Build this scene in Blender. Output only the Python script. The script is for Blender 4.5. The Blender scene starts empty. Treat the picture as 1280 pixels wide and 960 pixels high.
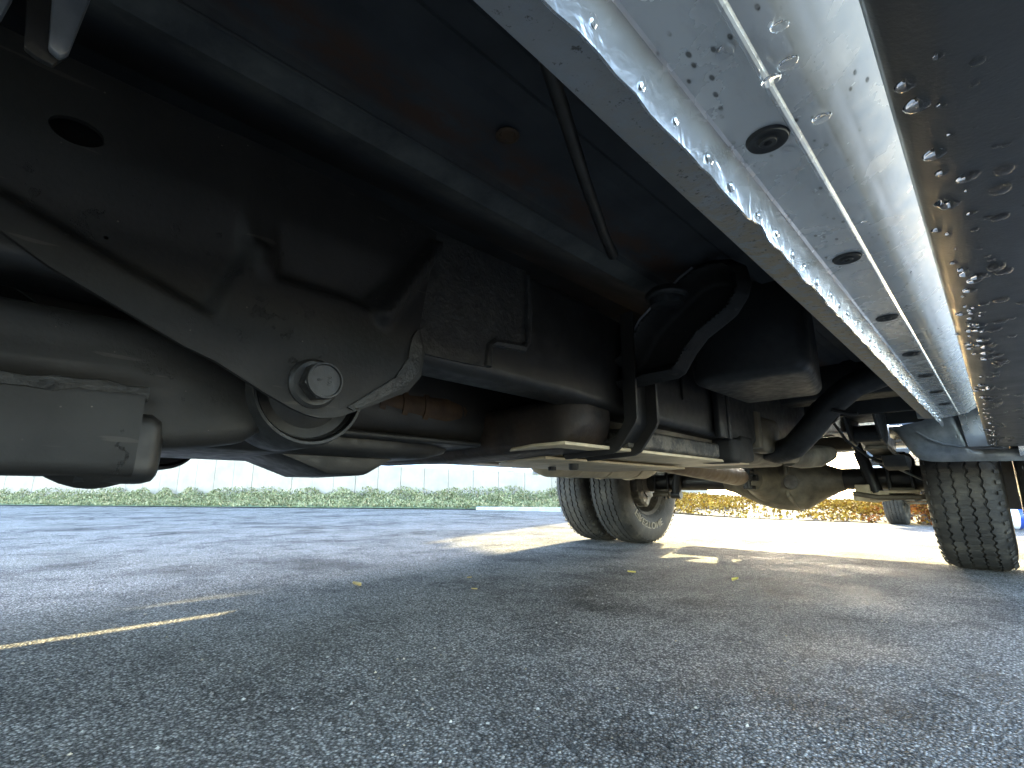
import bpy, bmesh, math, random
from mathutils import Vector, Matrix
from mathutils.geometry import delaunay_2d_cdt
random.seed(7)
rad = math.radians
SC = bpy.context.scene
COL = SC.collection

# ------------------------------------------------------------------ camera
cam_d = bpy.data.cameras.new('camera'); cam = bpy.data.objects.new('camera', cam_d); COL.objects.link(cam)
cam_d.sensor_width = 36.0; cam_d.lens = 17.30; cam_d.clip_start = 0.01; cam_d.clip_end = 2000
cam.location = (0, 0, 0.317); cam.rotation_euler = (rad(90 + 12.56), 0, rad(44.8))
SC.camera = cam
# ------------------------------------------------------------------ sky, sun, exposure
SUN_EL = 22.0
SUN_DIR = Vector((-0.29, 0.957, 0)).normalized()          # horizontal direction towards the sun
w = bpy.data.worlds.new('World'); SC.world = w; w.use_nodes = True
nt = w.node_tree; bg = nt.nodes['Background']
sky = nt.nodes.new('ShaderNodeTexSky'); sky.sky_type = 'NISHITA'; sky.sun_disc = False
sky.sun_elevation = rad(SUN_EL); sky.sun_rotation = math.atan2(SUN_DIR.x, SUN_DIR.y)
sky.air_density = 1.0; sky.dust_density = 1.0; sky.ozone_density = 1.0
nt.links.new(sky.outputs[0], bg.inputs[0]); bg.inputs[1].default_value = 0.15
sun_d = bpy.data.lights.new('sun', 'SUN'); sun = bpy.data.objects.new('sun', sun_d); COL.objects.link(sun)
sun_d.energy = 2.5; sun_d.angle = rad(0.55); sun_d.color = (1.0, 0.86, 0.46)
sv = SUN_DIR * math.cos(rad(SUN_EL)) + Vector((0, 0, math.sin(rad(SUN_EL))))
sun.rotation_euler = (-sv).to_track_quat('-Z', 'Y').to_euler(); sun.location = (-8, 20, 30)
SC.view_settings.view_transform = 'Standard'; SC.view_settings.look = 'None'
SC.view_settings.exposure = 4.05; SC.view_settings.gamma = 1.0
SC.cycles.use_denoising = True
SC.cycles.max_bounces = 8; SC.cycles.diffuse_bounces = 5; SC.cycles.glossy_bounces = 4
SC.cycles.transmission_bounces = 6; SC.cycles.sample_clamp_indirect = 6.0

# ------------------------------------------------------------------ materials
class N:
    """tiny node helper around one material"""
    def __init__(s, name):
        s.m = bpy.data.materials.new(name); s.m.use_nodes = True
        s.t = s.m.node_tree; s.b = s.t.nodes['Principled BSDF']
        s.co = s.t.nodes.new('ShaderNodeTexCoord')
    def node(s, typ, ins=None, **kw):
        n = s.t.nodes.new(typ)
        for k, v in kw.items(): setattr(n, k, v)
        for k, v in (ins or {}).items():
            if isinstance(v, bpy.types.NodeSocket): s.t.links.new(v, n.inputs[k])
            else: n.inputs[k].default_value = v
        return n
    def noise(s, scale, detail=4, rough=.55, vec=None, dist=0):
        return s.node('ShaderNodeTexNoise', {'Vector': vec or s.co.outputs['Object'], 'Scale': scale, 'Detail': detail, 'Roughness': rough, 'Distortion': dist})
    def voro(s, scale, vec=None, feature='F1'):
        return s.node('ShaderNodeTexVoronoi', {'Vector': vec or s.co.outputs['Object'], 'Scale': scale}, feature=feature)
    def ramp(s, fac, stops):
        n = s.node('ShaderNodeValToRGB', {'Fac': fac}); e = n.color_ramp.elements
        while len(e) < len(stops): e.new(.5)
        for i, (p, c) in enumerate(stops):
            e[i].position = p; e[i].color = (c, c, c, 1) if isinstance(c, (int, float)) else (*c, 1)
        return n.outputs[0]
    def mix(s, fac, a, b, blend='MIX'):
        n = s.node('ShaderNodeMix', data_type='RGBA', blend_type=blend)
        for i, v in ((0, fac), (6, a), (7, b)):
            if isinstance(v, bpy.types.NodeSocket): s.t.links.new(v, n.inputs[i])
            else: n.inputs[i].default_value = v if isinstance(v, (int, float)) else (*v, 1)
        return n.outputs[2]
    def math(s, op, a, b=0.0):
        n = s.node('ShaderNodeMath', operation=op)
        for i, v in enumerate((a, b)):
            if isinstance(v, bpy.types.NodeSocket): s.t.links.new(v, n.inputs[i])
            else: n.inputs[i].default_value = v
        return n.outputs[0]
    def stretch(s, sc):
        return s.node('ShaderNodeMapping', {'Vector': s.co.outputs['Object'], 'Scale': sc}).outputs[0]
    def bump(s, h, strength=.4, dist=.002, normal=None):
        d = {'Height': h, 'Strength': strength, 'Distance': dist}
        if normal: d['Normal'] = normal
        return s.node('ShaderNodeBump', d).outputs[0]
    def set(s, **kw):
        for k, v in kw.items():
            i = s.b.inputs[k.replace('_', ' ')]
            if isinstance(v, bpy.types.NodeSocket): s.t.links.new(v, i)
            else: i.default_value = (*v, 1) if isinstance(v, tuple) and len(v) == 3 else v
        return s.m

def plain(name, c1, c2, scale=8, rough=.5, metal=0.0, bump=.15, bscale=120, bdist=.001, coat=0, lo=.35, hi=.65):
    n = N(name); f = n.noise(scale, 6, .62)
    col = n.ramp(f.outputs[0], [(lo, c1), (hi, c2)])
    r = n.ramp(n.noise(scale * 3, 4).outputs[0], [(.3, max(0.02, rough - .12)), (.7, min(1, rough + .12))])
    b = n.bump(n.noise(bscale, 3).outputs[0], bump, bdist)
    return n.set(Base_Color=col, Roughness=r, Metallic=metal, Normal=b, Coat_Weight=coat, Coat_Roughness=.08)

M = {}
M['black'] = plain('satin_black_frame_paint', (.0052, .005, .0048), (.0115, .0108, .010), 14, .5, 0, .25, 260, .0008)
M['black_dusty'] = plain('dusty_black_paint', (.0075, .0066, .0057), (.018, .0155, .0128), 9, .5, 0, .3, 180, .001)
def m_worn():
    n = N('worn_black_paint')
    col = n.ramp(n.noise(7, 6, .65).outputs[0], [(.32, (.0055, .0050, .0046)), (.68, (.0142, .0128, .0112))])
    sc = n.ramp(n.noise(34, 6, .75).outputs[0], [(.585, 0), (.625, 1)])
    zone = n.ramp(n.noise(8, 3).outputs[0], [(.5, 0), (.6, 1)])
    scuff = n.math('MULTIPLY', sc, zone)
    col = n.mix(scuff, col, (.006, .0055, .005))
    fleck = n.math('MULTIPLY', n.ramp(n.voro(95).outputs['Distance'], [(.05, 1), (.09, 0)]), n.ramp(n.noise(23, 2).outputs[0], [(.56, 0), (.62, .8)]))
    col = n.mix(fleck, col, (.11, .095, .075))
    line = n.ramp(n.noise(40, 2, .5, vec=n.stretch((1, .25, 3.2))).outputs[0], [(.70, 0), (.725, .35)])
    col = n.mix(line, col, (.06, .052, .043))
    b = n.bump(n.math('ADD', n.math('MULTIPLY', scuff, n.noise(230, 3).outputs[0]), n.math('MULTIPLY', n.noise(190, 3).outputs[0], .25)), .7, .0022)
    return n.set(Base_Color=col, Roughness=n.ramp(n.noise(12, 4).outputs[0], [(.3, .55), (.7, .75)]), Specular_IOR_Level=.35, Normal=b)
M['worn'] = m_worn()
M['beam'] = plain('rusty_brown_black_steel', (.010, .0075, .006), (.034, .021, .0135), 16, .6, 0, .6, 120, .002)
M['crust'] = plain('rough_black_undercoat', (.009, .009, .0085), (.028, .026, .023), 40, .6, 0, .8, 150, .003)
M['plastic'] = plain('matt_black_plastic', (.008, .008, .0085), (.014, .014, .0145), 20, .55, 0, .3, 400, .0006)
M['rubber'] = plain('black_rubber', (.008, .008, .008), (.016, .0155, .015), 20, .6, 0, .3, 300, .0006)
M['tan'] = plain('dusty_galvanised_steel_gold_bounce', (.36, .29, .185), (.56, .46, .31), 11, .5, .1, .35, 90, .0015)  # dusty steel, its tan raised to include golden bounce from sunlit ground
M['tan_dark'] = plain('dust_coated_black_steel', (.06, .049, .033), (.16, .132, .09), 9, .55, .1, .4, 80, .0015)
M['flake'] = plain('flaking_grey_paint', (.015, .0135, .012), (.085, .075, .06), 30, .55, .1, .8, 70, .002, lo=.45, hi=.52)
M['rust'] = plain('brown_rust', (.035, .019, .009), (.085, .047, .021), 18, .7, .2, .5, 120, .0015)
M['shaft'] = plain('brown_dusty_shaft_steel', (.11, .068, .036), (.17, .11, .06), 10, .5, .3, .3, 100, .001)
M['steel'] = plain('dull_bolt_steel', (.012, .0115, .011), (.022, .021, .0198), 60, .5, .1, .3, 300, .0005)
M['galv'] = plain('pale_zinc_steel', (.16, .17, .18), (.26, .27, .28), 25, .4, .5, .2, 150, .0008)
M['alu'] = plain('cast_aluminium', (.10, .092, .08), (.18, .165, .145), 30, .5, .4, .5, 200, .001)
M['silver'] = plain('silver_car_paint', (.40, .415, .435), (.46, .475, .495), 4, .28, .8, .02, 40, .0005, 1.0)
M['white'] = plain('white_car_paint', (.74, .75, .76), (.80, .81, .82), 4, .25, 0, .02, 40, .0005, 1.0)
M['white_flat'] = plain('white_painted_render', (.72, .74, .75), (.82, .83, .84), 3, .8, 0, .2, 60, .002)
M['glass'] = plain('dark_window_glass', (.01, .012, .014), (.016, .018, .02), 3, .08, 0, 0, 10, .001)
M['chrome'] = plain('bright_bumper_metal', (.6, .61, .62), (.7, .7, .71), 6, .16, .9, .02, 60, .0005)
M['red'] = plain('faded_red_paint', (.42, .045, .04), (.5, .07, .06), 8, .5, 0, .1, 80, .001)
M['blue'] = plain('blue_vinyl', (.02, .05, .25), (.03, .07, .3), 8, .3, 0, .05, 80, .001)
M['concrete'] = plain('pale_weathered_concrete', (.30, .25, .19), (.39, .33, .25), 2.2, .85, 0, .5, 60, .004)
M['kerb'] = plain('grey_kerb_concrete', (.30, .30, .29), (.42, .42, .40), 5, .85, 0, .5, 80, .004)
M['bark'] = plain('brown_bark', (.06, .042, .03), (.14, .1, .07), 18, .9, 0, 1, 40, .01)
M['soil'] = plain('dark_bark_mulch', (.035, .026, .02), (.11, .08, .06), 14, .95, 0, 1, 60, .01)
M['grassy'] = plain('green_groundcover_soil', (.09, .12, .05), (.16, .2, .09), 6, .95, 0, .6, 60, .01)

def m_asphalt():
    n = N('worn_asphalt')
    v = n.voro(215); v2 = n.voro(420); v3 = n.voro(60)
    fine = n.noise(420, 2, .6)
    cell = n.node('ShaderNodeSeparateColor', {'Color': v.outputs['Color']}).outputs[0]
    stone = n.ramp(cell, [(0, (.165, .153, .138)), (.5, (.345, .322, .29)), (.82, (.51, .48, .435)), (1, (.70, .66, .60))])
    gap = n.ramp(v.outputs['Distance'], [(.25, 1.0), (.6, .3)])
    col = n.mix(1.0, stone, gap, 'MULTIPLY')
    cell2 = n.node('ShaderNodeSeparateColor', {'Color': v2.outputs['Color']}).outputs[1]
    col = n.mix(n.math('MULTIPLY', n.ramp(v2.outputs['Distance'], [(.25, 1), (.5, 0)]), n.ramp(cell2, [(.55, 0), (.7, .8)])), col, (.21, .21, .212))
    big = n.noise(1.1, 6, .65, dist=.4); mid = n.noise(4.5, 5, .65)
    col = n.mix(1.0, col, n.ramp(big.outputs[0], [(.36, .42), (.50, .9), (.62, 1.0)]), 'MULTIPLY')
    col = n.mix(1.0, col, n.ramp(mid.outputs[0], [(.30, .55), (.5, 1.0), (.8, 1.2)]), 'MULTIPLY')
    dust = n.ramp(n.noise(.7, 4, .6).outputs[0], [(.5, 0), (.8, .2)])
    col = n.mix(dust, col, (.21, .18, .13))
    oil = n.ramp(n.noise(2.6, 6, .7, dist=1.2).outputs[0], [(.27, .35), (.38, 1.0)])
    col = n.mix(1.0, col, oil, 'MULTIPLY')
    wob = n.node('ShaderNodeVectorMath', {0: n.co.outputs['Object'], 1: n.node('ShaderNodeVectorMath', {0: n.noise(1.6, 5, .7).outputs['Color'], 'Scale': .9}, operation='SCALE').outputs[0]}, operation='ADD').outputs[0]
    ck = n.node('ShaderNodeTexVoronoi', {'Vector': wob, 'Scale': .28}, feature='DISTANCE_TO_EDGE')
    crack = n.math('MULTIPLY', n.ramp(ck.outputs['Distance'], [(.002, 1), (.006, 0)]), n.ramp(n.noise(.5, 3).outputs[0], [(.40, 0), (.5, .8)]))
    cx_ = n.node('ShaderNodeSeparateXYZ', {'Vector': n.co.outputs['Object']}).outputs[0]
    crack = n.math('MULTIPLY', crack, n.math('LESS_THAN', cx_, -4.5))
    col = n.mix(crack, col, (.02, .02, .02))
    rough = n.ramp(n.noise(1.7, 5, .6).outputs[0], [(.34, .58), (.5, .78), (.7, .88)])
    h = n.math('ADD', n.math('MULTIPLY', n.ramp(v.outputs['Distance'], [(.0, 1.0), (.7, 0.0)]), .8), n.math('MULTIPLY', fine.outputs[0], .45))
    h = n.math('ADD', h, n.math('MULTIPLY', cell, .45))
    b = n.bump(h, 1.0, .0045)
    return n.set(Base_Color=col, Roughness=rough, Normal=b, Specular_IOR_Level=.018)
M['asphalt'] = m_asphalt()

def m_rocker(name, dirty):
    n = N(name)
    base = n.ramp(n.noise(6, 5).outputs[0], [(.3, (.55, .548, .54)), (.7, (.63, .628, .62))])
    sp = n.voro(120, n.stretch((1.0, .5, 1.0)))
    mask = n.math('MULTIPLY', n.ramp(sp.outputs['Distance'], [(.13, 1), (.22, 0)]), n.ramp(n.noise(14, 5, .7).outputs[0], [(.46, 0), (.56, 1)]))
    col = n.mix(n.math('MULTIPLY', mask, .9), base, (.045, .04, .032))
    smear = n.ramp(n.noise(22, 6, .7, vec=n.stretch((1.6, .5, 1.6))).outputs[0], [(.52 - .1 * dirty, 0), (.78 - .1 * dirty, .35 + .4 * dirty)])
    col = n.mix(smear, col, (.13, .115, .085))
    r = n.ramp(n.noise(30, 4).outputs[0], [(.3, .16 + .3 * dirty), (.7, .34 + .3 * dirty)])
    b = n.bump(n.noise(55, 3).outputs[0], .10 + .3 * dirty, .0012)
    return n.set(Base_Color=col, Roughness=r, Normal=b, Metallic=n.math('SUBTRACT', .45, n.math('MULTIPLY', mask, .45)), Coat_Weight=.4, Coat_Roughness=.08)
M['rocker'] = m_rocker('white_rocker_paint', 0.0)
def m_sill():
    n = N('dirty_sill_paint')
    base = n.ramp(n.noise(9, 5).outputs[0], [(.3, (.27, .28, .29)), (.7, (.36, .37, .38))])
    y = n.node('ShaderNodeSeparateXYZ', {'Vector': n.co.outputs['Object']}).outputs[1]
    mud = n.math('MULTIPLY', n.ramp(n.noise(60, 6, .7).outputs[0], [(.40, 0), (.55, .9)]), n.ramp(n.math('MULTIPLY', y, .8), [(.15, .15), (.45, 1.0)]))
    col = n.mix(mud, base, (.36, .28, .17))
    col = n.mix(n.ramp(n.noise(130, 4, .7).outputs[0], [(.60, 0), (.66, .8)]), col, (.05, .042, .03))
    return n.set(Base_Color=col, Roughness=.55, Normal=n.bump(n.noise(160, 4, .7).outputs[0], .6, .0015))
M['sill'] = m_sill()

def m_flange():
    n = N('wavy_painted_seam'); base = n.ramp(n.noise(30, 5).outputs[0], [(.3, (.40, .42, .45)), (.7, (.50, .52, .55))])
    ch = n.ramp(n.noise(70, 5, .7).outputs[0], [(.66, 0), (.72, .7)])
    col = n.mix(ch, base, (.2, .18, .13))
    b = n.bump(n.noise(48, 3, .5, dist=.8).outputs[0], .5, .003)
    return n.set(Base_Color=col, Roughness=.22, Metallic=.75, Normal=b, Coat_Weight=1.0, Coat_Roughness=.04)
M['flange'] = m_flange()

def m_board():
    n = N('grained_black_board')
    col = n.ramp(n.noise(12, 6, .65).outputs[0], [(.35, (.045, .045, .0455)), (.65, (.066, .0655, .065))])
    st = n.noise(30, 5, .7, vec=n.stretch((.35, 1.6, 1)))
    col = n.mix(n.ramp(st.outputs[0], [(.6, 0), (.85, .15)]), col, (.07, .065, .055))
    b = n.bump(n.noise(500, 2).outputs[0], .2, .0005)
    b = n.bump(n.noise(40, 4).outputs[0], .08, .002, b)
    return n.set(Base_Color=col, Roughness=n.ramp(n.noise(25).outputs[0], [(.3, .36), (.7, .5)]), Normal=b)
M['board'] = m_board()

def m_tyre():
    n = N('weathered_tyre_rubber')
    col = n.ramp(n.noise(9, 6, .65).outputs[0], [(.3, (.014, .013, .0115)), (.5, (.030, .027, .023)), (.75, (.085, .074, .057))])
    sip = n.noise(60, 3, .6, vec=n.stretch((1.2, 1.2, 1.2)))
    b = n.bump(n.voro(75, n.stretch((.5, 1.6, 1.6))).outputs['Distance'], .5, .003)
    b = n.bump(sip.outputs[0], .4, .002, b)
    return n.set(Base_Color=col, Roughness=.72, Normal=b)
M['tyre'] = m_tyre()

def m_floor():
    n = N('underbody_paint_with_surface_rust')
    base = n.ramp(n.noise(12, 5).outputs[0], [(.3, (.03, .0315, .034)), (.7, (.05, .052, .055))])
    x = n.node('ShaderNodeSeparateXYZ', {'Vector': n.co.outputs['Object']}).outputs[0]
    band = n.ramp(n.math('ABSOLUTE', n.math('ADD', x, .405)), [(.015, 1), (.04, 0)])
    patch = n.ramp(n.noise(26, 6, .7, vec=n.stretch((1, .5, 1))).outputs[0], [(.38, 0), (.56, .95)])
    col = n.mix(n.math('MULTIPLY', band, patch), base, (.06, .034, .022))
    pale = n.math('MULTIPLY', n.ramp(n.math('ABSOLUTE', n.math('ADD', x, .475)), [(.02, 1), (.05, 0)]), n.ramp(n.noise(14, 5, .7).outputs[0], [(.35, .2), (.65, 1)]))
    col = n.mix(pale, col, (.10, .10, .088))
    return n.set(Base_Color=col, Roughness=.8, Specular_IOR_Level=.25, Normal=n.bump(n.noise(120, 4).outputs[0], .12, .0015))
M['floor'] = m_floor()

def m_drop():
    n = N('clear_water'); return n.set(Base_Color=(1.0, 1.0, 1.0), Roughness=.0, Transmission_Weight=1.0, IOR=1.33)
M['water'] = m_drop()
def m_leaf(name, stops, rough=.6, scale=2.5):
    n = N(name); rnd = n.node('ShaderNodeNewGeometry').outputs['Random Per Island']
    col = n.ramp(rnd, stops)
    f = n.ramp(n.noise(scale, 3).outputs[0], [(.3, .7), (.7, 1.15)])
    col = n.mix(1.0, col, f, 'MULTIPLY')
    return n.set(Base_Color=col, Roughness=max(rough, .85), Specular_IOR_Level=.08)
M['ground_cover'] = m_leaf('juniper_groundcover', [(0, (.09, .095, .04)), (.4, (.20, .205, .095)), (.75, (.32, .315, .165)), (1, (.40, .31, .17))])
M['leaf_gold'] = m_leaf('golden_leaves', [(0, (.12, .06, .012)), (.4, (.26, .145, .018)), (.75, (.36, .22, .03)), (1, (.12, .08, .02))], scale=1.2)
M['leaf_orange'] = m_leaf('orange_leaves', [(0, (.17, .05, .014)), (.4, (.29, .09, .022)), (.75, (.33, .16, .04)), (1, (.11, .045, .02))], scale=1.2)
M['leaf_green'] = m_leaf('crown_leaves', [(0, (.05, .07, .02)), (.5, (.10, .11, .03)), (1, (.24, .18, .04))])
M['dry_leaf'] = plain('dry_fallen_leaf', (.30, .2, .06), (.5, .36, .12), 40, .7, 0, .2, 100, .001)
M['yellow_leaf'] = plain('yellow_fallen_leaf', (.5, .4, .08), (.6, .48, .1), 40, .7, 0, .2, 100, .001)
M['grit'] = m_leaf('mixed_grit', [(0, (.12, .11, .10)), (.5, (.32, .30, .27)), (.85, (.5, .48, .44)), (1, (.42, .33, .2))], .8)
M['letters'] = plain('worn_raised_letters', (.24, .21, .165), (.34, .30, .24), 60, .7, 0, .2, 100, .001)
M['mark'] = plain('stamped_mark', (.02, .02, .02), (.03, .03, .03), 60, .7, 0, .1, 100, .001)

# ------------------------------------------------------------------ mesh helpers
class B:
    def __init__(s): s.bm = bmesh.new()
    def box(s, a, b, bevel=0, seg=2):
        x0, x1 = sorted((a[0], b[0])); y0, y1 = sorted((a[1], b[1])); z0, z1 = sorted((a[2], b[2]))
        return s.prism('z', [(x0, y0), (x1, y0), (x1, y1), (x0, y1)], z0, z1, bevel, seg)
    def _v(s, ax, p, t):
        return {'x': (t, p[0], p[1]), 'y': (p[0], t, p[1]), 'z': (p[0], p[1], t)}[ax]
    def prism(s, ax, poly, t0, t1, bevel=0, seg=2):
        n = len(poly)
        a = [s.bm.verts.new(s._v(ax, p, t0)) for p in poly]; b = [s.bm.verts.new(s._v(ax, p, t1)) for p in poly]
        fs = [s.bm.faces.new(a[::-1]), s.bm.faces.new(b)]
        fs += [s.bm.faces.new((a[i], a[(i + 1) % n], b[(i + 1) % n], b[i])) for i in range(n)]
        bmesh.ops.recalc_face_normals(s.bm, faces=fs)
        if bevel:
            es = [e for e in {e for f in fs for e in f.edges} if len(e.link_faces) == 2 and e.calc_face_angle(0) > .5]
            bmesh.ops.bevel(s.bm, geom=es, offset=bevel, segments=seg, profile=.5, affect='EDGES', clamp_overlap=True)
        return s
    def rings(s, rs, cap=True, closed=True):
        vs = [[s.bm.verts.new(p) for p in r] for r in rs]; fs = []
        n = len(rs[0])
        for a, b in zip(vs, vs[1:]):
            for i in range(n if closed else n - 1):
                j = (i + 1) % n
                fs.append(s.bm.faces.new((a[i], a[j], b[j], b[i])))
        if cap and closed:
            fs.append(s.bm.faces.new(vs[0][::-1])); fs.append(s.bm.faces.new(vs[-1]))
        bmesh.ops.recalc_face_normals(s.bm, faces=fs)
        return s
    def tube(s, path, r, seg=10, cap=True):
        P = [Vector(p) for p in path]; rs = []
        R = r if isinstance(r, (list, tuple)) else [r] * len(P)
        up = None
        for i, p in enumerate(P):
            t = (P[min(i + 1, len(P) - 1)] - P[max(i - 1, 0)]).normalized()
            if up is None: up = Vector((0, 0, 1)) if abs(t.z) < .9 else Vector((1, 0, 0))
            a = t.cross(up).normalized(); up = a.cross(t).normalized()
            rs.append([p + (a * math.cos(k * 2 * math.pi / seg) + up * math.sin(k * 2 * math.pi / seg)) * R[i] for k in range(seg)])
        return s.rings(rs, cap)
    def lathe(s, prof, ax='x', c=(0, 0, 0), seg=32, shift=None, cap=True, rsh=None):
        rs = []
        for j, (r, h) in enumerate(prof):
            ring = []
            for k in range(seg):
                a = 2 * math.pi * k / seg; hh = h + (shift(j, k) if shift else 0)
                rr = r + (rsh(j, k) if rsh else 0); u, v = rr * math.cos(a), rr * math.sin(a)
                q = {'x': (hh, u, v), 'y': (v, hh, u), 'z': (u, v, hh)}[ax]
                ring.append((q[0] + c[0], q[1] + c[1], q[2] + c[2]))
            rs.append(ring)
        return s.rings(rs, cap)
    def obj(s, name, mat, parent=None, ang=38):
        me = bpy.data.meshes.new(name)
        bmesh.ops.remove_doubles(s.bm, verts=s.bm.verts, dist=1e-6)
        s.bm.to_mesh(me); s.bm.free()
        me.materials.append(M[mat] if isinstance(mat, str) else mat)
        me.shade_smooth(); me.set_sharp_from_angle(angle=rad(ang))
        return link(name, me, parent)

def link(name, me, parent=None):
    o = bpy.data.objects.new(name, me); COL.objects.link(o)
    if parent:
        o.parent = parent
        if parent.type == 'EMPTY': o.location = -Vector(parent.location)
    return o
def tag(o, label=None, cat=None, group=None, kind=None):
    for k, v in (('label', label), ('category', cat), ('group', group), ('kind', kind)):
        if v: o[k] = v
    return o
def empty(name, loc, label, cat, group=None):
    o = bpy.data.objects.new(name, None); COL.objects.link(o); o.location = loc
    return tag(o, label, cat, group)
def inst(o, name, parent, loc, rot=(0, 0, 0), scale=(1, 1, 1)):
    c = bpy.data.objects.new(name, o.data if hasattr(o, 'data') else o); COL.objects.link(c)
    c.parent = parent; c.location = Vector(loc) - (Vector(parent.location) if parent and parent.type == 'EMPTY' else Vector())
    c.rotation_euler = rot; c.scale = scale
    return c
def poly_sd(p, poly):
    """signed distance to a polygon, positive inside"""
    x, y = p; d = 1e9; ins = False; n = len(poly)
    for i in range(n):
        ax, ay = poly[i]; bx, by = poly[(i + 1) % n]
        ex, ey = bx - ax, by - ay; t = max(0, min(1, ((x - ax) * ex + (y - ay) * ey) / (ex * ex + ey * ey + 1e-12)))
        d = min(d, math.hypot(x - ax - t * ex, y - ay - t * ey))
        if (ay > y) != (by > y) and x < (bx - ax) * (y - ay) / (by - ay) + ax: ins = not ins
    return d if ins else -d
def sst(a, b, x):
    t = max(0, min(1, (x - a) / (b - a))); return t * t * (3 - 2 * t)
def stamped(outline, put, hfun, step, thick, holes=()):
    """pressed sheet-metal plate: outline in (u, v), height hfun(u, v), real thickness; put(u, v, h) -> xyz"""
    pts = []; n = len(outline)
    for i in range(n):
        a, b = Vector(outline[i]), Vector(outline[(i + 1) % n]); k = max(1, int((b - a).length / step))
        pts += [a + (b - a) * j / k for j in range(k)]
    nb = len(pts); edges = [(i, (i + 1) % nb) for i in range(nb)]
    us = [p.x for p in pts]; vs = [p.y for p in pts]; hole_pts = []; ring_list = []
    u = min(us)
    while u < max(us):
        v = min(vs)
        while v < max(vs):
            if poly_sd((u, v), outline) > step * .6: pts.append(Vector((u, v)))
            v += step
        u += step
    for h in holes:
        pts = [p for i, p in enumerate(pts) if i < nb or ((p.x - h[0]) / (h[2] + step * .5)) ** 2 + ((p.y - h[1]) / (h[3] + step * .5)) ** 2 > 1 or p in hole_pts]
        m = len(pts); ring = [Vector((h[0] + h[2] * math.cos(2 * math.pi * k / 24), h[1] + h[3] * math.sin(2 * math.pi * k / 24))) for k in range(24)]
        hole_pts += ring; ring_list.append(ring)
    for ring in ring_list:
        m = len(pts); pts += ring; edges += [(m + k, m + (k + 1) % 24) for k in range(24)]
    r = delaunay_2d_cdt(pts, edges, [], 1, 1e-7)
    V, F = r[0], [f for f in r[2]]
    def keep(f):
        c = sum((V[i] for i in f), Vector((0, 0))) / len(f)
        return all(((c.x - h[0]) / h[2]) ** 2 + ((c.y - h[1]) / h[3]) ** 2 > 1 for h in holes)
    F = [f for f in F if keep(f)]
    b = B(); top = [b.bm.verts.new(put(p.x, p.y, hfun(p.x, p.y))) for p in V]; bot = [b.bm.verts.new(put(p.x, p.y, hfun(p.x, p.y) - thick)) for p in V]
    cnt = {}
    for f in F:
        try:
            b.bm.faces.new([top[i] for i in f]); b.bm.faces.new([bot[i] for i in f][::-1])
        except ValueError: continue
        for i, j in zip(f, f[1:] + f[:1]): cnt[(i, j)] = cnt.get((i, j), 0) + 1
    for (i, j) in cnt:
        if (j, i) not in cnt:
            b.bm.faces.new((top[j], top[i], bot[i], bot[j]))
    bmesh.ops.delete(b.bm, geom=[v for v in b.bm.verts if not v.link_faces], context='VERTS')
    bmesh.ops.recalc_face_normals(b.bm, faces=b.bm.faces)
    return b
def rrect(x0, x1, z0, z1, r, n=4):
    out = []
    for cx, cz, a0 in ((x1 - r, z1 - r, 0), (x0 + r, z1 - r, 90), (x0 + r, z0 + r, 180), (x1 - r, z0 + r, 270)):
        for k in range(n + 1):
            a = rad(a0 + 90 * k / n); out.append((cx + r * math.cos(a), cz + r * math.sin(a)))
    return out
def text_mesh(txt, size, depth):
    c = bpy.data.curves.new('t', 'FONT'); c.body = txt; c.size = size; c.extrude = depth; c.align_x = 'CENTER'; c.resolution_u = 3
    o = bpy.data.objects.new('t', c); COL.objects.link(o)
    dg = bpy.context.evaluated_depsgraph_get(); me = bpy.data.meshes.new_from_object(o.evaluated_get(dg))
    bpy.data.objects.remove(o); bpy.data.curves.remove(c)
    return me
def quads(name, items, mat, parent=None):
    """items: (centre, u, v) -> pointed leaf of two triangles each"""
    V, F = [], []
    for c, u, v in items:
        i = len(V); V += [c - u, c - v * .9 + u * .1, c + u, c + v * .9 + u * .1]; F.append((i, i + 1, i + 2, i + 3))
    me = bpy.data.meshes.new(name); me.from_pydata([tuple(p) for p in V], [], F); me.materials.append(M[mat])
    return link(name, me, parent)
def rv(s=1): return Vector((random.gauss(0, s), random.gauss(0, s), random.gauss(0, s)))
def G(x, y):
    """height of the ground: nearly flat, falling gently behind the truck"""
    t = max(0, y - 4.2); f = .03 * (t * t / (t + 1.5)) if t > 0 else 0
    return -min(f, .6) * sst(-8, -3, x) - 0.0

# ================================================================== SETTING
def ground():
    xs = [-400, -150, -60] + [-40 + i * 1.0 for i in range(81)] + [60, 150, 400]
    ys = [-400, -150, -60] + [-40 + i * 1.0 for i in range(81)] + [60, 150, 400]
    V = [(x, y, G(x, y)) for y in ys for x in xs]; n = len(xs)
    F = [(j * n + i, j * n + i + 1, (j + 1) * n + i + 1, (j + 1) * n + i) for j in range(len(ys) - 1) for i in range(n - 1)]
    me = bpy.data.meshes.new('parking_lot'); me.from_pydata(V, [], F); me.materials.append(M['asphalt']); me.shade_smooth()
    tag(link('parking_lot', me), kind='structure')
ground()

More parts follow.
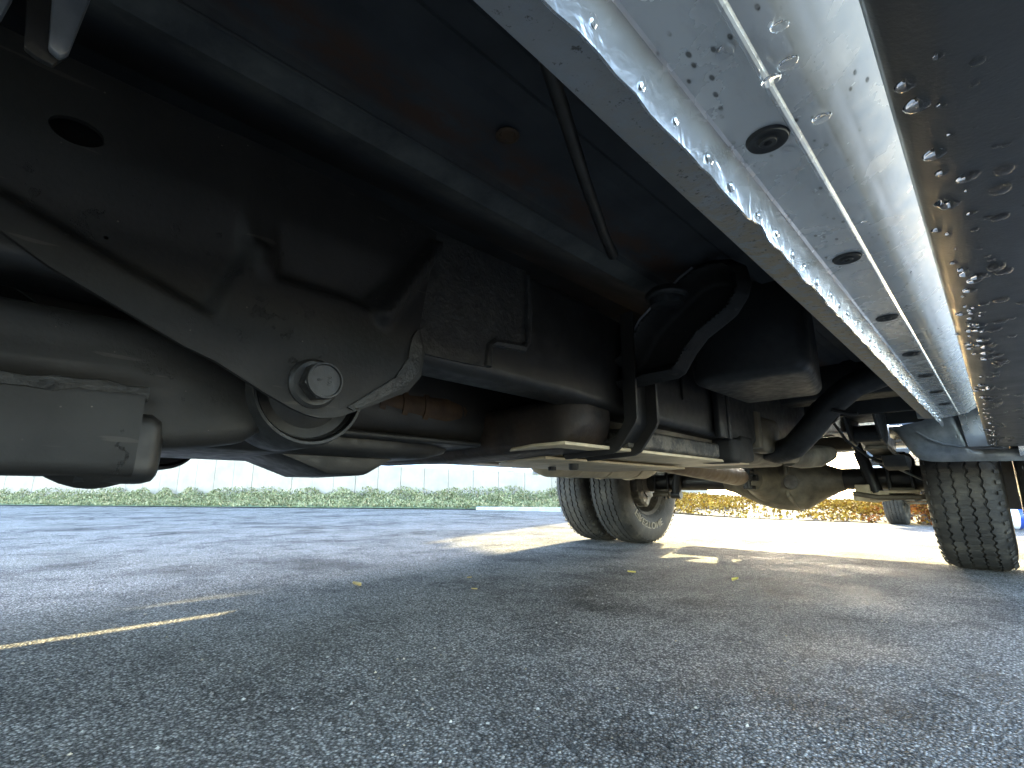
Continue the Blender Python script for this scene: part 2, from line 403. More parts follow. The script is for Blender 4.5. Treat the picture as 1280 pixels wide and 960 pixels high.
# line of the planted strip on the left: point A + s * WD, depth along WN
WA = Vector((-6.37, 7.5, 0)); WD = Vector((.868, .497, 0)); WN = Vector((-.497, .868, 0))
def wl(s, d, z=0): return WA + WD * s + WN * d + Vector((0, 0, z))
S0, S1 = -34.0, 1.6
def strip():
    prof = [(0, .02), (.25, .05), (.9, .11), (1.7, .17), (2.1, .18)]
    b = B(); b.rings([[wl(s, d, z) for d, z in prof] for s in [S0 + k * (S1 - S0) / 20 for k in range(21)]], cap=False, closed=False)
    tag(b.obj('planting_bed', 'grassy'), kind='structure')
    k = B(); k.rings([[wl(s, -.12, -.1), wl(s, -.12, .05), wl(s, -.105, .06), wl(s, -.02, .06), wl(s, 0, .02), wl(s, 0, -.1)] for s in (-1.5, S1)], cap=True)
    tag(k.obj('kerb', 'kerb'), kind='structure')
    it = []
    for i in range(52000):
        s = random.uniform(-24, S1) if i % 3 else random.uniform(-14, S1); d = random.uniform(.02, 2.05) ** 1.0
        hb = .03 + .075 * d
        hmax = (.05 + .17 * sst(.1, 1.9, d)) * (.55 + .95 * math.sin(s * 2.3 + 1.7 * math.sin(d * 3 + s)) ** 2)
        z = hb + hmax * random.random() ** .6
        dirv = (Vector((0, 0, 1)) * random.uniform(.2, 1.2) + rv(.6)).normalized(); side = dirv.cross(rv(1)).normalized()
        L = random.uniform(.018, .045)
        it.append((wl(s, d, z), dirv * L, side * L * .45))
    tag(quads('groundcover_planting', it, 'ground_cover'), 'low feathery green groundcover filling the strip below the concrete wall', 'groundcover', kind='stuff')
strip()

def retaining_wall():
    root = empty('retaining_wall', wl(-10, 2.2), 'pale grey jointed concrete retaining wall behind the green groundcover strip', 'wall')
    def top(s): return .80 + .052 * max(0, -s - .5) if s > -14.5 else 1.53
    pw = .66; s = S1
    while s > S0:
        a, b_ = s - pw + .012, s; h = random.uniform(-.006, .006)
        b = B(); z0, za, zb = -.1, top(a), top(b_)
        b.rings([[wl(q, 2.1 + h, z0), wl(q, 2.1 + h, zz - .012), wl(q, 2.112 + h, zz), wl(q, 2.3, zz), wl(q, 2.3, z0)] for q, zz in ((a, za), (b_, zb))])
        b.obj('panel', 'concrete', root); s -= pw
    c = B(); c.rings([[wl(q, 2.125, -.1), wl(q, 2.125, top(q) - .02), wl(q, 2.29, top(q) - .02), wl(q, 2.29, -.1)] for q in [S0, -20, -14.5, -8, -.5, S1]])
    c.obj('core', 'kerb', root)
    p = empty('white_parapet', wl(-10, 2.6), 'white painted board parapet running along above the concrete wall', 'parapet')
    for k in range(3):
        for a, b_ in ((S0, -16), (-15.98, -8), (-7.98, S1)):
            c = B(); z0 = .04 + k * .155
            c.rings([[wl(q, 2.42, top(q) + z0), wl(q, 2.42, top(q) + z0 + .145), wl(q, 2.46, top(q) + z0 + .145), wl(q, 2.46, top(q) + z0)] for q in (a, b_)])
            c.obj('board', 'white_flat', p)
    for k in range(18):
        q = S1 - .3 - k * 2.0; c = B(); z = top(q)
        c.rings([[wl(q, 2.465, -.1), wl(q + .09, 2.465, -.1), wl(q + .09, 2.55, -.1), wl(q, 2.55, -.1)], [wl(q, 2.465, z + .5), wl(q + .09, 2.465, z + .5), wl(q + .09, 2.55, z + .5), wl(q, 2.55, z + .5)]])
        c.obj('post', 'white_flat', p)
    q = -1.75; z = .86
    u = empty('utility_box', wl(q, 2.3, z), 'white square utility cabinet standing on top of the concrete wall', 'cabinet')
    c = B(); c.rings([[wl(a, d, zz) for a, d in ((q, 2.12), (q + .4, 2.12), (q + .4, 2.38), (q, 2.38))] for zz in (z, z + .32)]); c.obj('housing', 'white_flat', u)
    c = B(); c.rings([[wl(a, d, zz) for a, d in ((q - .02, 2.1), (q + .42, 2.1), (q + .42, 2.4), (q - .02, 2.4))] for zz in (z + .321, z + .35)]); c.obj('lid', 'white_flat', u)
    q = .0
    r = empty('red_sign', wl(q, 2.9, 0), 'small red board on two posts above the white parapet', 'sign')
    c = B(); c.rings([[wl(a, d, zz) for a, d in ((q, 2.9), (q + .62, 2.9), (q + .62, 2.93), (q, 2.93))] for zz in (1.22, 1.62)]); c.obj('board', 'red', r)
    for a0 in (.04, .52):
        c = B(); c.rings([[wl(q + a0 + a, d, zz) for a, d in ((0, 2.935), (.05, 2.935), (.05, 2.985), (0, 2.985))] for zz in (0, 1.6)]); c.obj('post', 'white_flat', r)
retaining_wall()

def building():
    C = Vector((-7.2, 16.4, 0)); L, D, H = 27.0, 11.0, 9.5
    root = empty('white_building', C - WD * L / 2, 'long white rendered building standing behind the concrete wall', 'building')
    def p(s, d, z): return C - WD * s + WN * d + Vector((0, 0, z))
    b = B(); b.rings([[p(0, 0, z), p(L, 0, z), p(L, D, z), p(0, D, z)] for z in (-.2, H)]); b.obj('wall', 'white_flat', root)
    b = B(); b.rings([[p(-.25, -.25, z), p(L + .25, -.25, z), p(L + .25, D + .25, z), p(-.25, D + .25, z)] for z in (H + .003, H + .3)]); b.obj('roof', 'kerb', root)
    b = B(); b.rings([[p(-.04, -.04, z), p(L + .04, -.04, z), p(L + .04, 0.002, z), p(-.04, .002, z)] for z in (-.2, .7)]); b.obj('plinth', 'concrete', root)
    for fl in range(3):
        for k in range(9):
            s = 1.4 + k * 2.9; z = 2.1 + fl * 2.5
            b = B(); b.rings([[p(s, -.05, zz), p(s + 1.3, -.05, zz), p(s + 1.3, .01, zz), p(s, .01, zz)] for zz in (z, z + 1.5)]); f = b.obj('window', 'white', root)
            for h in (0, 1):
                b = B(); b.rings([[p(s + .07 + h * .6, -.06, zz), p(s + .63 + h * .6, -.06, zz), p(s + .63 + h * .6, -.052, zz), p(s + .07 + h * .6, -.052, zz)] for zz in (z + .07, z + 1.43)]); b.obj('pane', 'glass', f)
            b = B(); b.rings([[p(s - .06, -.14, zz), p(s + 1.36, -.14, zz), p(s + 1.36, -.052, zz), p(s - .06, -.052, zz)] for zz in (z - .07, z - .004)]); b.obj('sill', 'concrete', f)
building()

def crown(root, name, c, r, n, mat, size, dense=.35, low=False):
    it = []
    cl = [(Vector(c) + Vector((random.uniform(-1, 1) * r[0], random.uniform(-1, 1) * r[1], random.uniform(-1, 1) * r[2])) * .70, random.uniform(.26, .36)) for _ in range(110)]
    if low: cl += [(Vector((random.uniform(-5.35, -4.8), random.uniform(10.9, 11.5), 0) ), random.uniform(.12, .15)) for _ in range(46)]
    if low: cl = [(Vector((q.x, q.y, 4.2 + .404 * (q.y - 11.2))), k) if q.z == 0 else (q, k) for q, k in cl]  # extra low leaf clusters, placed to trim the sunlit patch with shade
    for i in range(n):
        q, k = random.choice(cl); d = rv(1).normalized() * k * random.random() ** dense
        pos = q + Vector((d.x * r[0], d.y * r[1], d.z * r[2]))
        u = rv(1).normalized(); v = u.cross(rv(1)).normalized(); L = size * random.uniform(.7, 1.3)
        it.append((pos, u * L, v * L * .55))
    return quads(name, it, mat, root)
def tree(loc, h, c, r, n, label, size=.09):  # unseen tree, added only to shade the ground beside the truck
    z = G(loc[0], loc[1]); root = empty('added_shade_tree', (loc[0], loc[1], z), label, 'tree')
    t = B(); top = Vector(c)
    P = [Vector((loc[0], loc[1], z - .1)), Vector((loc[0] + .03, loc[1], z + h * .3)), Vector((loc[0], loc[1], z + h * .6)), top + Vector((0, 0, r[2] * .3))]
    t.tube(P, [.16, .13, .11, .03], 10)
    for k in range(9):
        a = k * 2.4; q0 = P[2].lerp(P[3], .08 * k); t.tube([q0, q0 + Vector((math.cos(a) * r[0] * .4, math.sin(a) * r[1] * .4, r[2] * .3)), q0 + Vector((math.cos(a) * r[0] * .7, math.sin(a) * r[1] * .7, r[2] * .55))], [.05, .03, .01], 6)
    t.obj('trunk', 'bark', root); crown(root, 'crown', c, r, n, 'leaf_green', size, low=True)
tree((-6.5, 11.3), 6, (-6.25, 11.2, 5.55), (1.16, 1.1, 1.5), 30000, 'unseen leafy tree added to cast shade, beside the white building', .13)

def leaf_bed():
    # raised bed behind the lot, heaped with fallen leaves
    Y0 = 9.6
    xs = [-9 + i * .5 for i in range(37)]; ds = [0, .15, .5, 1.0, 1.8, 3.0, 5.0]
    hz = [.02, .04, .10, .17, .25, .33, .38]
    V = [(x, Y0 + d + .25 * math.sin(x * .8), G(x, Y0 + d) + h) for d, h in zip(ds, hz) for x in xs]; n = len(xs)
    F = [(j * n + i, j * n + i + 1, (j + 1) * n + i + 1, (j + 1) * n + i) for j in range(len(ds) - 1) for i in range(n - 1)]
    me = bpy.data.meshes.new('leaf_bed'); me.from_pydata(V, [], F); me.materials.append(M['soil']); me.shade_smooth()
    tag(link('leaf_bed', me), kind='structure')
    gold, orange = [], []
    for i in range(42000):
        x = random.uniform(-8, 3); d = random.random() ** 1.4 * 3.4
        k = next(j for j in range(len(ds) - 1) if ds[j + 1] >= d); t = (d - ds[k]) / (ds[k + 1] - ds[k])
        y = Y0 + d + .25 * math.sin(x * .8); z = G(x, Y0 + d) + hz[k] + (hz[k + 1] - hz[k]) * t
        dens = .5 + .5 * math.sin(x * 2.1 + 1.3 * math.sin(d * 4)) * math.cos(d * 2.6 + x)
        if random.random() > (.12 + .25 * dens if d < .6 else .35 + .65 * dens) * (.25 if -4.3 < x + .4 * math.sin(d * 5) < -2.3 and d < 1.9 else 1): continue
        u = (rv(.6) + Vector((0, 0, .25))).normalized(); v = u.cross(rv(1)).normalized(); L = random.uniform(.018, .042)
        (orange if random.random() < sst(-1.8, -.6, x + .3 * math.sin(3 * x)) else gold).append((Vector((x, y, z + random.uniform(.0, .08))), u * L, v * L * .7))
    tag(quads('golden_leaf_litter', gold, 'leaf_gold'), 'bright golden fallen leaves heaped in the bed behind the axle', 'leaves', kind='stuff')
    tag(quads('orange_leaf_litter', orange, 'leaf_orange'), 'orange and rust fallen leaves heaped beside the rear tyre', 'leaves', kind='stuff')
leaf_bed()

# ================================================================== THE PICKUP TRUCK
XC, YR, TR = -.98, 3.03, .395          # centreline, rear axle position, tyre radius
truck = empty('pickup_truck', (XC, 1.2, 0), 'silver pickup truck with black underbody and twin rear wheels seen from beneath', 'truck')
def mir(x): return 2 * XC - x

# ---- wheels -------------------------------------------------------
def tyre_mesh():
    b = B(); W = .118
    grooves = [-.062, -.022, .022, .062]; prof = [(.218, -.085), (.232, -.098), (.26, -.112), (.31, W * -1.03), (.345, -.116), (.368, -.108), (.382, -.098), (.389, -.086)]
    tread = []
    for g in grooves:
        tread += [(.394, g - .0042), (.384, g - .003), (.384, g + .003), (.394, g + .0042)]
    prof = prof + tread + [(r, -h) for r, h in prof[::-1]]
    ng0 = 8; ng1 = 8 + 16
    def shift(j, k):
        if not (ng0 <= j < ng1): return 0
        return (.0030 if (k // 2) % 2 else -.0030) + .0012 * math.sin(k * 1.7 + j)
    def notch(j, k):
        if not (ng0 - 1 <= j <= ng1) or (ng0 <= j < ng1 and (j - ng0) % 4 in (1, 2)): return 0
        rib = (j - ng0 + 1) // 4
        return -.0022 if (k + 3 * rib) % 7 == 0 else .0006 * math.sin(k * 2.3 + j * 1.1)
    b.lathe(prof, 'x', (0, 0, 0), 264, shift, False, notch)
    b.rings([[(h, r * math.cos(2 * math.pi * k / 48), r * math.sin(2 * math.pi * k / 48)) for k in range(48)] for r, h in ((.218, -.085), (.215, 0), (.218, .085))], cap=False)
    # shoulder lugs: small blocks round both shoulders
    for k in range(60):
        a = 2 * math.pi * k / 60
        for sg in (-1, 1):
            R = []
            for (r, h) in ((.371, .109), (.386, .096)):
                for da in (-.018, .018):
                    R.append((sg * (h + .003), r * math.cos(a + da), r * math.sin(a + da)))
            q = [Vector(p) for p in R]
            off = Vector((sg * .003, 0, 0))
            out = [p + Vector((0, p.y, p.z)).normalized() * .003 + off for p in q]
            b.rings([[q[0], q[1], q[3], q[2]], [out[0], out[1], out[3], out[2]]])
    me = b.obj('tyre', 'tyre', None, 30); m = me.data; bpy.data.objects.remove(me); return m
def rim_mesh(sg):
    """steel wheel, dish on side sg"""
    b = B(); s = sg
    b.lathe([(.226, -.092 * s), (.222, -.08 * s), (.206, -.072 * s), (.2, -.03 * s), (.196, .03 * s), (.2, .06 * s), (.222, .08 * s), (.226, .092 * s), (.216, .09 * s), (.19, .05 * s), (.186, .02 * s), (.19, -.03 * s), (.198, -.075 * s), (.215, -.09 * s)], 'x', (0, 0, 0), 48, None, False)
    b.lathe([(.19, .035 * s), (.165, .052 * s), (.12, .03 * s), (.09, .012 * s), (.05, .012 * s), (.05, .002 * s), (.09, .0), (.12, .018 * s), (.165, .04 * s), (.19, .024 * s)], 'x', (0, 0, 0), 48, None, False)
    me = b.obj('rim', 'alu', None, 35); m = me.data; bpy.data.objects.remove(me); return m
TY = tyre_mesh(); RIM = {1: rim_mesh(1), -1: rim_mesh(-1)}
def hub_mesh():
    b = B(); b.lathe([(.02, .0), (.06, .0), (.065, .02), (.065, .09), (.05, .1), (.02, .1)], 'x', (0, 0, 0), 24)
    for k in range(8):
        a = k * math.pi / 4; b.lathe([(.004, 0), (.012, 0), (.012, .03), (.004, .03)], 'x', (.012, .083 * math.cos(a), .083 * math.sin(a)), 8)
    me = b.obj('hub', 'alu', None); m = me.data; bpy.data.objects.remove(me); return m
HUB = hub_mesh()
def wheel(root, x, y, z, sg, spin, label=None):
    e = bpy.data.objects.new('wheel', TY); COL.objects.link(e); e.parent = root
    e.location = Vector((x, y, z)) - Vector(root.location); e.rotation_euler = (spin, 0, 0)
    e.name = 'tyre'
    if label: e['label'] = label
    r = inst(RIM[sg], 'rim', e, (0, 0, 0)); h = inst(HUB, 'hub', e, (0, 0, 0), (0, 0, 0) if sg > 0 else (0, 0, math.pi))
    return e
t_li = wheel(truck, -.140, YR, TR, 1, .3)
t_lo = wheel(truck, .142, YR, TR, -1, .9)
t_ri = wheel(truck, mir(-.140), YR, TR, -1, 1.7, 'tyre with raised pale letters on its inner sidewall')
t_ro = wheel(truck, mir(.142), YR, TR, 1, 2.2)
YF = -1.08
wheel(truck, XC + .87, YF, TR, -1, .5); wheel(truck, XC - .87, YF, TR, 1, 1.1)
# raised letters on the inner sidewall of the far inner tyre
def sidewall_text(tyre, txt, ang, r, h, xface):
    me = text_mesh(txt, h * 1.32, .0025)
    L = max(v.co.x for v in me.vertices) - min(v.co.x for v in me.vertices)
    for v in me.vertices:
        x, y, zz = v.co * 1.0; x *= 1.22
        a = ang + x / r; rr = r - h / 2 + y
        # seen from +x with letter tops pointing outwards
        v.co = (xface + zz, rr * math.sin(a) * -1, rr * math.cos(a))
    me.materials.append(M['letters'])
    for p in me.polygons: p.use_smooth = False
    o = link('raised_lettering', me, tyre); return o
lt = sidewall_text(t_ri, 'FIRESTONE', 0, .284, .046, .1195)
# rotation set so that the word sits at the bottom of the wheel
t_ri.rotation_euler = (math.pi - .22, 0, 0)

# brake parts on the inner side of each rear wheel pair
for sx, sg in ((-.140, 1), (mir(-.140), -1)):
    b = B(); b.lathe([(.06, 0), (.165, 0), (.165, .012), (.06, .012)], 'x', (sx - sg * .03, YR, TR), 40); b.lathe([(.03, 0), (.1, 0), (.1, .06), (.03, .06)], 'x', (sx - sg * .05, YR, TR), 30)
    d = b.obj('brake_disc', 'alu', truck)
    b = B(); P = [(.10, -.06), (.175, -.075), (.182, .0), (.175, .075), (.10, .06)]
    cx = sx - sg * .075
    for a in (2.5, -.2 + math.pi * 1.35):
        for k in (-1, 0, 1):
            aa = a + k * .28; b.lathe([(.004, 0), (.03, 0), (.033, .012), (.033, .05), (.02, .062), (.004, .062)], 'x', (cx - .02, YR + .14 * math.cos(aa), TR + .14 * math.sin(aa)), 14)
    b.prism('x', [(YR - .155, TR - .06), (YR - .08, TR - .10), (YR - .05, TR - .02), (YR - .07, TR + .06), (YR - .15, TR + .08)], cx - .03, cx + .03, .008)
    b.obj('brake_caliper', 'alu', d)

# ---- rear axle ---------------------------------------------------------
b = B(); b.tube([(x, YR, .39) for x in (mir(-.26), -1.5, -1.2, XC)], [.06, .053, .053, .06], 24); b.tube([(x, YR, .39) for x in (XC, -.62, -.45, -.26)], [.06, .053, .053, .06], 24)
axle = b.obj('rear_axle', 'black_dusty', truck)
b = B()
xs = [(-1.20, .06, .06), (-1.15, .075, .07), (-1.08, .105, .11), (-1.0, .14, .15), (-.93, .16, .175), (-.86, .165, .175), (-.78, .155, .155), (-.70, .105, .10), (-.63, .07, .06), (-.60, .06, .06)]
b.rings([[(x, YR + ry * math.cos(a) * (1.05 if math.cos(a) < 0 else .95), .392 + rz * math.sin(a) * (1.0 if math.sin(a) < 0 else .82)) for a in [2 * math.pi * k / 28 for k in range(28)]] for x, rz, ry in xs])
dif = b.obj('differential_housing', 'tan_dark', axle, 50)
b = B(); b.tube([(-.93, YR - .05, .385), (-.945, YR - .16, .388), (-.955, YR - .25, .39), (-.958, YR - .29, .39)], [.13, .10, .065, .058], 24); b.obj('pinion_nose', 'tan_dark', axle)
b = B(); b.prism('x', [(YR - .20, .30), (YR - .05, .235), (YR + .05, .222), (YR + .05, .24), (YR - .05, .26), (YR - .2, .33)], -.825, -.812, .003); b.prism('x', [(YR - .2, .41), (YR - .2, .47), (YR, .52), (YR, .45)], -.825, -.812, .003); b.obj('casting_rib', 'tan_dark', axle)
b = B(); b.lathe([(.02, 0), (.034, 0), (.038, .012), (.03, .02), (.02, .02)], 'y', (-.80, YR - .19, .375), 20); b.obj('filler_plug', 'alu', axle)
# drive shaft and universal joint
b = B(); b.tube([(-.985, .9, .485), (-.975, 1.9, .445), (-.965, 2.56, .402), (-.963, 2.62, .400)], [.046, .046, .046, .036], 24)
shaft = b.obj('drive_shaft', 'shaft', truck)
b = B(); b.box((-1.0, 2.62, .385), (-.985, 2.71, .42), .004); b.box((-.943, 2.62, .382), (-.928, 2.71, .418), .004)
b.tube([(-1.015, 2.69, .398), (-.91, 2.69, .396)], .016, 12); b.tube([(-.96, 2.69, .345), (-.96, 2.69, .447)], .016, 12); b.box((-.985, 2.69, .34), (-.938, 2.74, .358), .004); b.box((-.985, 2.69, .43), (-.938, 2.74, .448), .004)
b.obj('universal_joint', 'steel', shaft)
# leaf springs, hangers, plates, shocks
for sx in (-.365, mir(-.365)):
    b = B(); ls = None
    for k in range(4):
        y0, y1 = 2.34 + .13 * k, 3.86 - .13 * k
        ring = []
        for i in range(13):
            y = y0 + (y1 - y0) * i / 12; t = (y - YR) / .8; z = .468 + .085 * t * t - .014 * k
            ring.append([(sx - .037, y, z), (sx + .037, y, z), (sx + .037, y, z + .0115), (sx - .037, y, z + .0115)])
        b2 = B(); b2.rings(ring); o = b2.obj('leaf_spring' if k == 0 else 'spring_leaf', 'tan_dark' if k < 2 else 'black_dusty', ls or truck)
        if k == 0: ls = o
    b = B(); b.lathe([(.012, -.04), (.033, -.04), (.033, .04), (.012, .04)], 'x', (sx, 2.33, .545), 20); b.obj('spring_eye', 'rubber', ls)
    b = B(); b.prism('x', [(2.18, .70), (2.20, .60), (2.27, .515), (2.36, .50), (2.42, .53), (2.44, .60), (2.44, .70)], sx - .052, sx - .042, .003); b.prism('x', [(2.18, .70), (2.20, .60), (2.27, .515), (2.36, .50), (2.42, .53), (2.44, .60), (2.44, .70)], sx + .042, sx + .052, .003); b.box((sx - .042, 2.19, .60), (sx + .042, 2.44, .70)); b.obj('spring_hanger', 'black', ls)
    b = B(); b.box((sx - .055, YR - .085, .30), (sx + .055, YR + .085, .325), .006); b.box((sx - .05, YR - .07, .325), (sx + .05, YR + .07, .345), .004); b.obj('spring_plate', 'tan_dark', ls)
    for dy in (-.062, .062):
        b = B(); b.tube([(sx - .045, YR + dy, .285), (sx - .045, YR + dy, .48), (sx - .03, YR + dy, .505), (sx + .03, YR + dy, .505), (sx + .045, YR + dy, .48), (sx + .045, YR + dy, .285)], .0075, 8); b.obj('u_bolt', 'steel', ls)
    b = B(); sgn = -1 if sx > XC else 1
    b.tube([(sx + sgn * .1, YR - .06, .325), (sx + sgn * .14, YR - .09, .52)], .028, 16); b.tube([(sx + sgn * .14, YR - .09, .52), (sx + sgn * .19, YR - .13, .80)], .02, 12); b.lathe([(.008, -.03), (.024, -.03), (.024, .03), (.008, .03)], 'x', (sx + sgn * .1, YR - .06, .31), 14)
    b.obj('shock_absorber', 'black', truck)
b = B(); b.box((-.545, 2.93, .285), (-.485, 2.985, .36), .004); b.prism('y', [(-.56, .285), (-.47, .275), (-.30, .31), (-.30, .335), (-.47, .33), (-.56, .33)], 2.945, 2.975, .004); b.obj('shock_bracket', 'tan', axle)
b = B(); b.tube([(-.55, 2.93, .318), (-.45, 2.9, .30), (-.3, 2.9, .302), (-.2, 2.9, .305)], .012, 10); b.obj('sway_bar', 'tan_dark', axle)
b = B(); b.tube([(-.40, 2.58, .455), (-.34, 2.70, .425), (-.26, 2.84, .37), (-.2, 2.9, .36)], .005, 8); b.obj('brake_cable', 'galv', truck)
b = B(); b.prism('x', [(2.50, .47), (2.53, .425), (2.60, .41), (2.66, .43), (2.68, .47)], -.36, -.28, .008); b.obj('bump_stop', 'rubber', truck)
b = B(); b.tube([(-.50, 2.45, .62), (-.47, 2.5, .54), (-.41, 2.56, .47), (-.36, 2.62, .44)], .006, 8); b.obj('brake_hose', 'rubber', truck)

# ---- frame rails ----------------------------------------------------------
def rail(x0, x1):
    st = [(-1.9, .60), (-1.5, .58), (-1.2, .60), (-.7, .53), (-.3, .50), (.2, .493), (.7, .488), (.95, .472), (1.4, .466), (2.0, .468), (2.25, .50), (2.55, .575), (2.9, .61), (3.3, .61), (3.7, .59), (4.25, .58)]
    h = .205; b = B()
    b.rings([[(x, y, z) for x, z in rrect(x0, x1, zb, zb + h, .018)] for y, zb in st])
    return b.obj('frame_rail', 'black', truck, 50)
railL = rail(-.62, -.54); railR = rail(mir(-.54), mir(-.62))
# rough reinforcement plate welded to the outside of the near rail
out = [(.34, .60), (.34, .69), (.573, .69), (.578, .62), (.574, .563), (.566, .553), (.50, .548), (.490, .540), (.487, .505), (.46, .503), (.385, .502), (.34, .503)]
b = stamped(out, lambda u, v, h: (-.5355 + h, u, v), lambda u, v: .0008 * math.sin(u * 150 + 3 * math.sin(v * 90)) * math.sin(v * 130), .009, .0085)
b.obj('reinforcement_plate', 'crust', railL)
b = B(); b.tube([(-.535, .574, .682), (-.535, .578, .62), (-.535, .575, .562), (-.535, .565, .551), (-.535, .50, .546), (-.535, .489, .538), (-.535, .486, .505)], [.006, .0075, .006, .008, .0065, .006, .007], 8); b.obj('weld_bead', 'crust', railL)
# cross members
for y0, y1, z0, z1, nm in ((.73, .87, .397, .497, 'transmission_crossmember'),):
    b = B(); b.rings([[(x, y, z) for y, z in rrect(y0 + max(0, dz - .02), y1 - max(0, dz - .02), z0 + dz, z1 + min(dz, .006), .02)] for x, dz in ((-.553, .055), (-.562, .04), (-.585, .012), (-.62, .004), (-.72, .002), (-.98, -.004), (-1.24, .004), (-1.397, .006))]); b.obj(nm, 'beam', truck, 50)
for y in (2.15, 4.0, -1.6):
    b = B(); b.rings([[(x, yy, z) for yy, z in rrect(y - .05, y + .05, .60, .70, .02)] for x in (-.62, -1.34)]); b.obj('crossmember', 'black', truck, 50)

# ---- radius arm bracket with its bolt ------------------------------------------
out = [(-.34, .70), (-.34, .615), (-.16, .575), (-.054, .534), (-.035, .522), (-.003, .502), (.047, .479), (.099, .455), (.128, .445), (.175, .421), (.206, .407), (.222, .402), (.237, .4), (.252, .402), (.265, .406), (.306, .425), (.351, .447), (.371, .471), (.375, .506), (.365, .54), (.374, .60), (.381, .638), (.388, .69), (.30, .70), (.1, .70)]
rec1 = [(-.40, .645), (-.16, .603), (-.039, .556), (.03, .527), (.118, .493), (.145, .568), (.125, .654), (.10, .76), (-.40, .76)]
rec2 = [(.178, .552), (.256, .552), (.288, .548), (.352, .65), (.37, .76), (.19, .76), (.168, .61)]
def capsule(p, a, b_):
    ex, ey = b_[0] - a[0], b_[1] - a[1]; t = max(0, min(1, ((p[0] - a[0]) * ex + (p[1] - a[1]) * ey) / (ex * ex + ey * ey)))
    return math.hypot(p[0] - a[0] - t * ex, p[1] - a[1] - t * ey)
def bh(u, v):
    fade = 1 - .92 * sst(.555, .63, v)
    h = fade * (-.018 * sst(-.006, .010, poly_sd((u, v), rec1)) - .019 * sst(-.006, .011, poly_sd((u, v), rec2)))
    h += 0.020 * (1 - sst(.002, .017, capsule((u, v), (.308, .54), (.384, .662))))
    h += .009 * (1 - sst(.001, .013, capsule((u, v), (.160, .556), (.157, .575))))
    return h
b = stamped(out, lambda u, v, h: (-.512 + h, u * .948, .317 + (v - .317) * .948), bh, .0055, .006, holes=((-.004, .632, .019, .0125), (-.085, .612, .014, .014), (.03, .548, .0018, .0018)))
brk = b.obj('radius_arm_bracket', 'worn', truck, 60)
b = stamped(out, lambda u, v, h: (-.664 + h, u, v), lambda u, v: 0, .03, .006); b.obj('inner_bracket_plate', 'black', brk)
# torn undercoat along the bottom edge of the bracket
b = stamped([(.345, .452), (.365, .476), (.369, .505), (.361, .535), (.352, .52), (.347, .49), (.33, .462), (.29, .432), (.268, .416), (.275, .413)], lambda u, v, h: (-.509 + h - .003, u * .948, .317 + (v - .317) * .948), lambda u, v: .0012 * math.sin(u * 260) * math.sin(v * 310) + .003, .006, .003)
b.obj('undercoat_patch', 'crust', brk)
# bolt
BY, BZ, BX = .2165, .4315, -.5125
b = B(); b.lathe([(.004, 0), (.0265, 0), (.0268, .003), (.0235, .0065), (.004, .0065)], 'x', (BX, BY - .002, BZ), 40)
hexp = [(BY + .0208 * math.cos(rad(60 * k + 12)), BZ + .0208 * math.sin(rad(60 * k + 12))) for k in range(6)]
b.prism('x', hexp, BX + .0065, BX + .0225, .0012)
b.lathe([(.0188, .0222), (.0194, .0250), (.0188, .0264), (.0172, .0264), (.0164, .0240), (.002, .0238)], 'x', (BX, BY, BZ), 40)
bolt = b.obj('flange_bolt', 'steel', brk, 30)
for txt, sz, dy, dz in (('10.9', .0065, .005, .0), ('E', .006, -.006, .0)):
    me = text_mesh(txt, sz, .0002)
    for v in me.vertices:
        x, y, zz = v.co * 1.0; v.co = (BX + .0241 + zz, BY + dy + y - .002, BZ + dz + x)
    me.materials.append(M['mark']); link('stamped_mark', me, bolt)
# ---- radius arm and bushing ----------------------------------------------------
def arm(sgn):
    fx = (lambda x: x) if sgn > 0 else mir
    b = B(); st = [(-1.05, .46, .34, .05), (-.7, .468, .338, .048), (-.3, .475, .345, .046), (-.1, .479, .35, .045), (0, .480, .353, .044), (.07, .481, .357, .043), (.11, .474, .361, .041), (.145, .460, .366, .038), (.175, .452, .372, .034), (.2, .448, .39, .03)]
    rs = []
    for y, zt, zb, hw in st:
        r = rrect(-.612 - hw, -.612 + hw, zb, zt, .016, 5)
        # pressed ridge along the side of the forging
        H_ = zt - zb; e = sst(-.02, .09, y); k = 1 - sst(.03, .10, y)
        side = [(-.612 + hw, zb + .018 + (H_ - .036) * t) for t in (.12, .3, .42, .5, .58, .66, .75, .88)]
        dep = [0, -.004, -.010, -.003, .004, .004, .0, 0]
        side = [(x + d * k, z) for (x, z), d in zip(side, dep)]
        i0 = max(i for i, p in enumerate(r) if p[1] < zb + H_ * .3 and p[0] > -.612)
        rs.append([(fx(x), y, z) for x, z in r[:] + side])
    b.rings(rs); a = b.obj('radius_arm', 'worn', truck, 60)
    ey, ez = .2345, .4365
    b = B(); b.lathe([(.0615, -.049), (.066, -.049), (.0675, -.046), (.0675, .034), (.0655, .037), (.0655, .047), (.0645, .049), (.0615, .049), (.0615, -.049)], 'x', (fx(-.61), ey, ez), 48, None, False); b.obj('bushing_sleeve', 'rubber', a)
    b = B(); b.lathe([(.012, -.052), (.03, -.052), (.045, -.036), (.0613, -.034), (.0613, .036), (.0585, .043), (.056, .036), (.045, .034), (.03, .044), (.012, .046)], 'x', (fx(-.61), ey, ez), 48); b.obj('rubber_bushing', 'rubber', a)
    return a
armL = arm(1); arm(-1)
